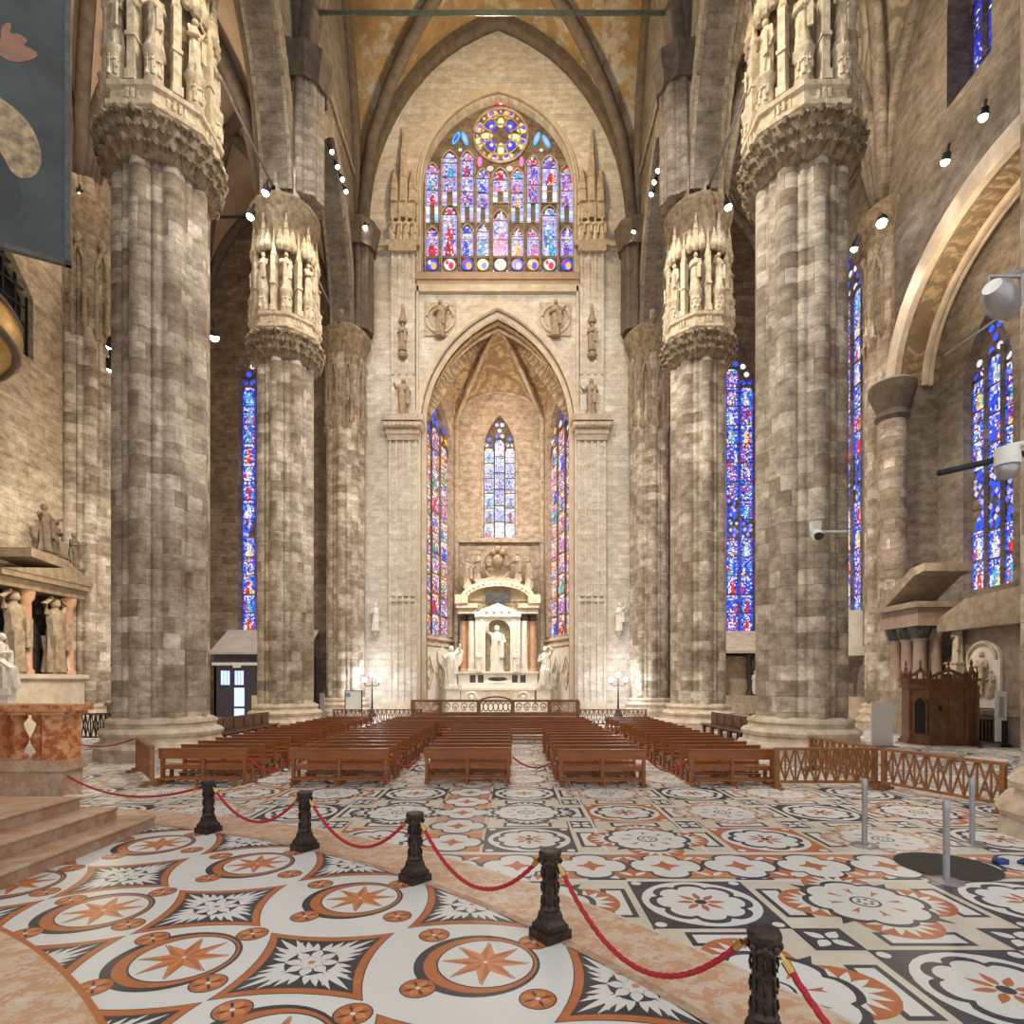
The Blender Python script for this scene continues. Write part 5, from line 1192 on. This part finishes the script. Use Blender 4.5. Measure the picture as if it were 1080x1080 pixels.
g = MB(); slab(g, [[(-.5, 4.35), (2.5, 5.95), (2.5, 6.1), (-.5, 4.55)]], lambda u, z, d: (-2.7 + d, u, z), 5.4); g.build('cover', 'trim', e)
g = MB(); g.box(-2.2, 2.2, -1.3, -.5, 0, .2); g.box(-1.8, 1.8, -.9, 0, .2, .95); g.build('step', 'relief', e)
tag(MB.build((lambda g: (g.box(-.1, .1, -.02, .02, 0, .28), g)[1])(MB()), 'notice', 'whitep', None, loc=(8.95, 28.62, 1.65)), 'small white notice fixed to the second right pillar', 'notice')
# white tomb seen behind the nearest right pillar
e = empty('wall_tomb', (WR, 34.0, 0), 'narrow strip of white marble tomb beside the nearest right pillar', 'tomb')
g = MB(); g.box(-1.4, 0, -2.2, 2.2, 0, 1.6); g.build('base', 'trim', e)
for y in (-2.0, -1.2, 1.2, 2.0): g = MB(); g.lathe([(.2, 1.6), (.13, 1.8), (.12, 3.6), (.22, 3.9)], (-1.1, y, 0), 10); g.build('column', 'white', e, 40)
g = MB(); g.box(-1.4, 0, -2.2, 2.2, 3.9, 4.4); g.box(-1.1, 0, -2.0, -1.0, 4.4, 6.4); g.box(-1.1, 0, 1.0, 2.0, 4.4, 6.0); g.build('canopy', 'white', e)
g = MB(); figure(g, (-.8, -1.6, 4.5), 2.0, -pi / 2, 7); figure(g, (-.8, 0, 4.4), 2.4, -pi / 2, 8); g.build('figure', 'white', e, 50)
# ------------------------------------------------------------------ right side altar, confessional
e = empty('side_altar', (WR + .3, 24.6, -1.25), 'tall side altar with rose-grey columns and broken pediment behind the confessional', 'altar')
g = MB(); g.box(-1.6, .2, 1.0, 3.3, 1.25, 3.2); g.box(-.9, 1.5, -3.9, 3.3, 1.25, 2.4); g.box(-1.0, 1.5, -3.9, 3.3, 2.4, 2.6); g.build('base', 'reliefd', e)
for x, y in ((-1.3, 1.5), (-1.3, 2.3), (-1.3, 3.1), (-.6, 1.5), (-.6, 3.1)):
    g = MB(); g.lathe([(.36, 3.2), (.36, 3.35), (.28, 3.45), (.25, 5.5), (.36, 5.65)], (x, y, 0), 14); g.build('column', 'rosegrey', e, 40)
g = MB()
for y in (1.5, 2.3, 3.1): g.lathe([(.3, 5.6), (.42, 5.9), (.48, 6.2)], (-1.3, y, 0), 10)
g.build('capital_row', 'plaque', e)
g = MB(); g.box(-1.75, .2, 1.0, 3.6, 6.2, 7.0); g.build('frieze', 'rosegrey', e)
g = MB(); g.box(-2.0, .3, .8, 3.4, 7.0, 7.25); slab(g, [[(3.4, 7.25), (3.4, 7.55), (1.2, 8.75), (.4, 8.85), (.4, 8.5), (1.0, 8.4), (3.0, 7.25)]], lambda u, z, d: (-1.9 + d, u, z), 2.1)
g.box(-.9, 1.5, -3.9, 1.0, 5.9, 6.2); slab(g, [[(.9, 6.2), (.9, 6.5), (-.6, 7.15), (-3.9, 7.3), (-3.9, 6.2)]], lambda u, z, d: (-.9 + d, u, z), 2.2)
g.build('pediment', 'reliefd', e)
g = MB(); g.box(-.3, 1.5, -3.9, .9, 2.6, 5.9); g.build('panel_wall', 'reliefd', e)
DZ = -.45
g = MB(); slab(g, [[(-1.75, 2.95), (-.05, 2.95), (-.05, 4.6)] + [(-.9 + .85 * cos(t), 4.6 + .8 * sin(t)) for t in [pi * i / 12 for i in range(1, 12)]] + [(-1.75, 4.6)]], lambda u, z, d: (-.42 + d, u, z), .14)
g.box(-.5, -.3, -1.85, .05, 2.65, 3.05)
g.build('relief_frame', 'white', e)
g = MB()
for k, (y, z) in enumerate(((-.9, 3.2), (-1.35, 3.05), (-.45, 3.05), (-1.15, 3.05), (-.65, 3.05))): figure(g, (-.45, y, z), (1.75, 1.15, 1.15, .8, .8)[k], -pi / 2, k)
g.tube([(-.48, -.9 + .72 * cos(t), 4.6 + .68 * sin(t)) for t in [pi * i / 12 for i in range(13)]], .06, 6)
g.build('relief_figures', 'carve', e, 50)
statue('statue', (WR - .2, 24.9, 2.8), 1.7, 'shadowed bust-like figure beside the rose columns of the right side altar', 'fold', -pi / 2, 51, 'relief', (.35, .5))
e = empty('confessional', (16.95, 22.9, 0), 'dark carved walnut confessional with arched opening and spiky crest', 'confessional', None, radians(-14)); e.scale = (.83, .83, .96)
plan = [(-1.35, .75), (-1.35, -.25), (-.7, -.75), (.75, -.75), (1.35, -.35), (1.35, .75)]
def pl(k): return [(x * k, y * k) for x, y in plan]
g = MB(); g.loft([[(x, y, z) for x, y in pl(1.1)] for z in (0, .16)]); g.loft([[(x, y, z) for x, y in pl(1.05)] for z in (.16, .25)]); g.build('plinth', 'conf', e)
g = MB(); g.loft([[(x, y, z) for x, y in pl(1)] for z in (.25, 2.3)])
for x, y in plan[1:5]: g.box(x - .07, x + .07, y - .07, y + .07, .25, 2.3)
g.build('body', 'conf', e)
# black arched plate on the slanted face, the unlit inside put into its colour
ax, ay = Vector((-1.35, -.25)), Vector((-.7, -.75)); dd = (ay - ax).normalized(); nn_ = Vector((dd.y, -dd.x)); nn_ = nn_ if nn_.y < 0 else -nn_
Tf = lambda u, z, d: ((ax + dd * u + nn_ * (.03 - d)).x, (ax + dd * u + nn_ * (.03 - d)).y, z)
g = MB(); slab(g, [[(.2, .45), (.64, .45)] + list(reversed(arch(.2, .64, 1.6, 1.9, 6)))], lambda u, z, d: Tf(u, z, d - .01), .03); g.build('arched_opening', 'black', e)
g = MB(); moulding(g, .2, .64, .45, 1.6, 1.9, .07, lambda u, z, d: Tf(u, z, d - .04), .06); g.build('opening_frame', 'conf', e)
g = MB(); g.box(-.62, -.02, -.79, -.75, .35, 1.95); g.box(.02, .62, -.79, -.75, .35, 1.95)
for c in (-.32, .32): g.box(c - .22, c + .22, -.81, -.79, .45, 1.1); g.box(c - .22, c + .22, -.81, -.79, 1.2, 1.85)
d_ = g.build('door', 'conf', e)
g = MB(); g.box(-.4, -.24, -.83, -.8, 1.4, 1.6); g.build('grille', 'black', d_)
g = MB(); g.loft([[(x, y, z) for x, y in pl(1.08)] for z in (2.3, 2.4)]); g.loft([[(x, y, z) for x, y in pl(1.02)] for z in (2.4, 2.6)]); g.loft([[(x, y, z) for x, y in pl(1.12)] for z in (2.6, 2.7)]); g.build('cornice', 'conf', e)
g = MB()
for i in range(len(plan) - 1):
    p, q_ = Vector(plan[i]), Vector(plan[i + 1]); L = (q_ - p).length; n = max(2, round(L / .26))
    for k in range(n + 1):
        o = p.lerp(q_, k / n); hh = .45 if k in (0, n) else .22 + .22 * (1 - abs(k / n - .5) * 2)
        g.lathe([(.045, 0), (.05, hh * .4), (.075, hh * .5), (.03, hh * .6), (.004, hh)], (o.x, o.y, 2.7), 6)
    m_ = p.lerp(q_, .5); g.bar((p.x, p.y, 2.75), (m_.x, m_.y, 3.05), .05, .12); g.bar((q_.x, q_.y, 2.75), (m_.x, m_.y, 3.05), .05, .12)
    g.lathe([(.05, 0), (.09, .12), (.03, .2), (.06, .3), (.005, .5)], (m_.x, m_.y, 3.0), 6)
g.build('crest', 'conf', e)
def board(name, loc, w_, z0, z1, label, cat, rz=0, face='whitep', legs=True, fr='iron'):
    e = empty(name, loc, label, cat, None, rz)
    g = MB(); g.box(-w_ / 2, w_ / 2, -.03, .03, z0, z1); g.build('panel', face, e)
    if legs:
        g = MB()
        for s in (-1, 1): g.box(s * w_ / 2 - .03, s * w_ / 2 + .03, -.04, .04, 0, z1 + .03)
        g.box(-w_ / 2, w_ / 2, -.04, .04, z1, z1 + .04); g.box(-w_ / 2, w_ / 2, -.04, .04, z0 - .04, z0)
        for s in (-1, 1): g.box(s * w_ / 2 - .04, s * w_ / 2 + .04, -.25, .25, 0, .05)
        g.build('frame', fr, e)
    else: g = MB(); g.box(-w_ / 2 - .05, w_ / 2 + .05, -.2, .2, 0, .05); g.build('foot', 'steel', e)
    return e
board('white_board', (14.0, 21.9, 0), .8, .05, 1.7, 'plain white standing board beside the confessional', 'board', 0, plain('blank_white_panel', (.88, .87, .84), (.84, .83, .8), .5, 0, 2, 0), False)
b_ = board('notice_board', (-9.75, 35.6, 0), 1.02, .65, 1.85, 'black-framed notice board with a pale sheet, beside the lamp post on the left', 'notice board', 0, 'whitep')
g = MB(); g.box(-.45, -.2, -.045, -.03, 1.5, 1.75); g.build('printed_picture', plain('blue_grey_print', (.2, .3, .5), None, .5), b_)
board('info_pylon', (-11.65, 35.5, 0), .3, .05, 1.75, 'slim grey information pylon beside the notice board', 'pylon', 0, 'steel', False)
b_ = board('info_pylon', (18.5, 21.9, 0), .42, .2, 2.1, 'slim white information pylon beside the confessional at the right edge', 'pylon', 0, 'whitep', False)
g = MB(); g.box(-.1, .1, -.045, -.03, 1.1, 1.9); g.build('printed_strip', plain('grey_print', (.2, .2, .2), (.5, .5, .5), .5, 0, 14), b_)
# ------------------------------------------------------------------ tie rods, cables, cameras, lamps
def rod(P, Q, label, r=.06, m='iron', name='tie_rod', grp='iron tie rods', sag=0):
    P, Q = Vector(P), Vector(Q); g = MB(); n = 10 if sag else 1
    g.tube([P.lerp(Q, i / n) - P - Vector((0, 0, sag * 4 * (i / n) * (1 - i / n))) for i in range(n + 1)], r, 8)
    e = empty(name, P[:], label, 'tie rod' if name == 'tie_rod' else 'rod', grp)
    g.build('bar', m, e, True)
    if name == 'tie_rod':
        for c in (P, Q): g = MB(); g.ball(c - P, r * 2, 8); g.build('anchor', 'iron', e, True)
M['greeniron'] = plain('green_painted_iron', (.2, .26, .19), (.13, .17, .12), .5, .2, 2, 0)
rod((XL + 1.3, 30.4, 37.6), (XR - 1.3, 30.4, 37.6), 'long greenish iron tie rod crossing high under the vault', .11, 'greeniron')
for x, n in ((XL, 'left'), (XR, 'right')):
    rod((x, 21.0, 27.0), (x, 28.7, 27.0), 'pale iron tie rod between the capitals of the two %s pillars' % n, .06, 'steel')
    rod((x, 32.0, 27.0), (x, 39.6, 27.0), 'iron tie rod between the second %s pillar and the end wall' % n, .06, 'steel')
rod((WL + 1.5, 30.3, 26.8), (XL - 1.6, 30.3, 26.8), 'dark iron tie rod across the left aisle', .07)
rod((7.75, 8.3, 5.85), (6.12, 8.3, 5.48), 'dark metal pole slanting from the right edge across the blue window', .045, 'iron', 'metal_pole', None)
rod((7.9, 8.4, 8.35), (8.9, 11.9, 9.2), 'thin rod slanting at the right edge below the floodlight', .02, 'steel', 'thin_rod', None)
def camera_unit(loc, label, dome=False, rz=0):
    e = empty('security_camera', loc, label, 'security camera', None, rz)
    if dome:
        g = MB(); g.tube([(.75, .05, .35), (.3, 0, .38), (0, 0, .33)], .035, 8); g.build('arm', 'whitep', e, True)
        g = MB(); g.lathe([(.06, .33), (.14, .3), (.16, .12), (.16, .05)], n=18); g.build('housing', 'whitep', e, 40)
        g = MB(); g.lathe([(.15, .05), (.14, -.04), (.1, -.12), (.01, -.15)], n=18); g.build('dome', 'steel', e, True)
    else:
        g = MB(); g.box(-.1, .95, .0, .08, -.03, .03); g.build('arm', 'whitep', e)
        g = MB(); g.bar((.0, .1, .0), (-.22, -.55, -.3), .22, .2); g.build('housing', 'whitep', e)
        g = MB(); g.lathe([(.12, 0), (.13, .05), (.07, .06)], (0, 0, 0), 14); o = g.build('lens', 'black', e, 40); o.location = (-.24, -.6, -.32); o.rotation_euler = (radians(65), 0, radians(-20))
        g = MB(); g.box(-.14, .14, -.05, .12, .02, .3); g.build('bracket', 'whitep', e)
camera_unit((9.15, 17.4, 7.0), 'white box security camera on a short arm, fixed to the nearest right pillar')
camera_unit((7.02, 8.2, 5.5), 'white dome security camera on an arm at the right edge', True)
e = empty('floodlight', (7.15, 8.4, 7.95), 'grey theatre floodlight in a yoke at the upper right edge', 'floodlight')
g = MB(); g.lathe([(.12, -.2), (.2, 0), (.2, .3), (.12, .42)], n=18); o = g.build('housing', 'steel', e, 40); o.rotation_euler = (radians(70), 0, radians(-60))
g = MB(); g.bar((-.24, 0, 0), (-.24, 0, .42), .05, .03); g.bar((.24, 0, 0), (.24, 0, .42), .05, .03); g.bar((-.24, 0, .42), (.24, 0, .42), .05, .03); g.bar((0, 0, .42), (.8, .1, .75), .05); g.build('yoke', 'steel', e)
def led(loc, tgt, label, power=0, size=.14, ang=70, grp='white spotlights', col=(1, .96, .9)):
    e = empty('spotlight', loc, label, 'spotlight', grp)
    d = (Vector(tgt) - Vector(loc)).normalized(); R_ = d.to_track_quat('-Z', 'Y').to_euler()
    g = MB(); g.lathe([(size * .4, .35), (size * .8, .28), (size * .9, .02), (size * .9, 0)], n=14); o = g.build('housing', 'iron', e, 40); o.rotation_euler = R_
    g = MB(); g.ball((0, 0, 0), size * .82, 10); o = g.build('lens', 'led', e, True); o.rotation_euler = R_
    g = MB(); g.box(-.04, .04, -.04, .04, .25, .6); o = g.build('bracket', 'iron', e); o.rotation_euler = R_
    if power:
        p = Vector(loc) + d * .25; spot('spotlight_beam', p, tgt, power * .7, ang, col)
def at(px, py, Y): return ((px - 540) * Y / 610, Y, 2.5 + (718 - py) * Y / 610)
LEDS = [((340, 63), -10.75, 'high on the left arcade wall, topmost'), ((350, 160), -10.75, 'on the left arcade wall, upper of the middle pair'), ((356, 176), -10.75, 'on the left arcade wall, lower of the middle pair'), ((361, 189), -10.75, 'on the left arcade wall, below the middle pair'), ((365, 202), -10.75, 'on the left arcade wall, lowest of the row'),
        ((709, 62), 8.65, 'high on the right arcade wall, topmost'), ((699, 100), 8.65, 'on the right arcade wall, second from the top'), ((698, 163), 8.65, 'on the right arcade wall, third from the top'), ((694, 180), 8.65, 'on the right arcade wall, fourth from the top'), ((690, 192), 8.65, 'on the right arcade wall, fifth from the top'), ((687, 205), 8.65, 'on the right arcade wall, lowest of the row')]
for i, ((px, py), X, lb) in enumerate(LEDS):
    Y = X * 610 / (px - 540); loc = at(px, py, Y); led(loc, (XC + (3 if X < 0 else -3), 33, 8), 'small lit white spotlight ' + lb, 0 if i % 2 else 3000, .15)
for (px, py, Y, lb, tg, pw) in ((385, 240, 40.3, 'beside the left corner of the end wall', (-5, 38, 12), 500), (668, 245, 40.3, 'beside the right corner of the end wall', (3, 38, 12), 500),
        (280, 203, 27.8, 'on the arcade before the second left pillar, upper', (-16, 29, 5), 500), (264, 228, 26.6, 'on the arcade before the second left pillar, lower', (-17, 26, 8), 300), (226, 355, 29.0, 'glaring in the left aisle beside the nearest pillar', (-17, 37, 2), 2500),
        (84, 206, 29.0, 'on the cap of the left side wall pillar', (-20, 26, 3), 3500), (118, 366, 20.2, 'upper of the pair fixed on the nearest left pillar', (-21, 27, 5), 3500), (118, 388, 20.2, 'lower of the pair fixed on the nearest left pillar', (-19, 30, 3), 0),
        (768, 218, 27.8, 'on the arcade before the second right pillar', (15, 28, 5), 500), (930, 235, 28.4, 'glaring above the wall pillar in the right aisle', (14, 24, 1), 3000), (901, 262, 29.5, 'small, just behind the nearest right pillar capital', (15, 36, 4), 1500),
        (997, 170, 24.6, 'on the side wall over the light arch, farther', (18, 30, 10), 300), (1037, 123, 22.6, 'on the side wall over the light arch, nearer', (17, 26, 2), 500)):
    led(at(px, py, Y), tg, 'lit white spotlight ' + lb, pw, .2 if 'glaring' not in lb else .28)
# warm lamps on the statue capitals, altar lamps, side altar lamps
for x, y in ((XL, 19.3), (XR + .35, 19.3)): 
    s = 1 if x < 0 else -1; spot('capital_lamp', (x + s * 5.5, y - 3.5, 27.5), (x, y, 21.5), 900, 50, (1, .82, .52))
for x in (XL, XR):
    s = 1 if x < 0 else -1; spot('capital_lamp', (x + s * 5, 27, 26.5), (x, 30.3, 22), 600, 50, (1, .85, .6))
spot('altar_lamp', (XC - 3.5, YE + 1.2, 14), (-1.1, AY, 5), 2300, 60, (1, .95, .82)); spot('altar_lamp', (XC + 3.5, YE + 1.2, 14), (-1.1, AY, 5), 2300, 60, (1, .95, .82))
point('altar_glow', (XC, 44.2, 16), 600, (1, .87, .7), .6); point('apse_vault_glow', (XC, 44.2, 23.5), 420, (1, .74, .45), .5)
point('side_altar_lamp', (WL + 5, 25, 7), 220, (1, .8, .5), .3); point('side_altar_lamp', (16.5, 23.5, 8), 200, (1, .82, .62), .3)
point('recess_lamp', (WR - 1, 24.5, 20.5), 260, (1, .8, .55), .3)
point('vault_lamp', (XC, 34, 39), 2600, (1, .78, .48), .8)
for s, x in ((1, -17), (-1, 15)): point('aisle_lamp', (x, 26, 29.5), 700, (1, .84, .62), .5); point('aisle_lamp', (x, 34, 18), 250, (1, .8, .55), .5)
# unseen spots added at the arcade ledges, side light to shape the opposite pillars
for x, t1, t2 in ((8.9, (XL, 19.3, 10), (XL, 30.3, 12)), (-10.9, (XR, 19.3, 10), (XR, 30.3, 12))):
    spot('ledge_floodlight', (x, 12.5, 36), t1, 21000, 45, (1, .925, .8), .3); spot('ledge_floodlight', (x, 14.5, 36), t2, 20000, 40, (1, .935, .82), .3)
spot('ledge_floodlight', (-8, 14, 37), (XC, YE, 16), 9500, 60, (1, .94, .85), .3); spot('ledge_floodlight', (6, 14, 37), (XC, YE, 16), 9500, 60, (1, .94, .85), .3)  # added pair brightening the end wall, likewise out of view
# ------------------------------------------------------------------ camera, world
cam = bpy.data.cameras.new('camera'); co = bpy.data.objects.new('camera', cam); COL.objects.link(co)
co.location = (0, 0, 2.5); co.rotation_euler = (pi / 2, 0, 0); cam.sensor_width = 36; cam.lens = 610 / 1080 * 36; cam.shift_y = 178 / 1080; cam.clip_end = 300
SC.camera = co
w = bpy.data.worlds.new('church_ambience'); SC.world = w; w.use_nodes = True
bg = w.node_tree.nodes['Background']; bg.inputs[0].default_value = (1, .99, .97, 1); bg.inputs[1].default_value = .78
SC.view_settings.view_transform = 'Standard'; SC.view_settings.look = 'None'; SC.view_settings.exposure = .45; SC.view_settings.gamma = 1; SC.view_settings.use_curve_mapping = False
SC.cycles.max_bounces = 6; SC.cycles.diffuse_bounces = 4; SC.cycles.sample_clamp_indirect = 6
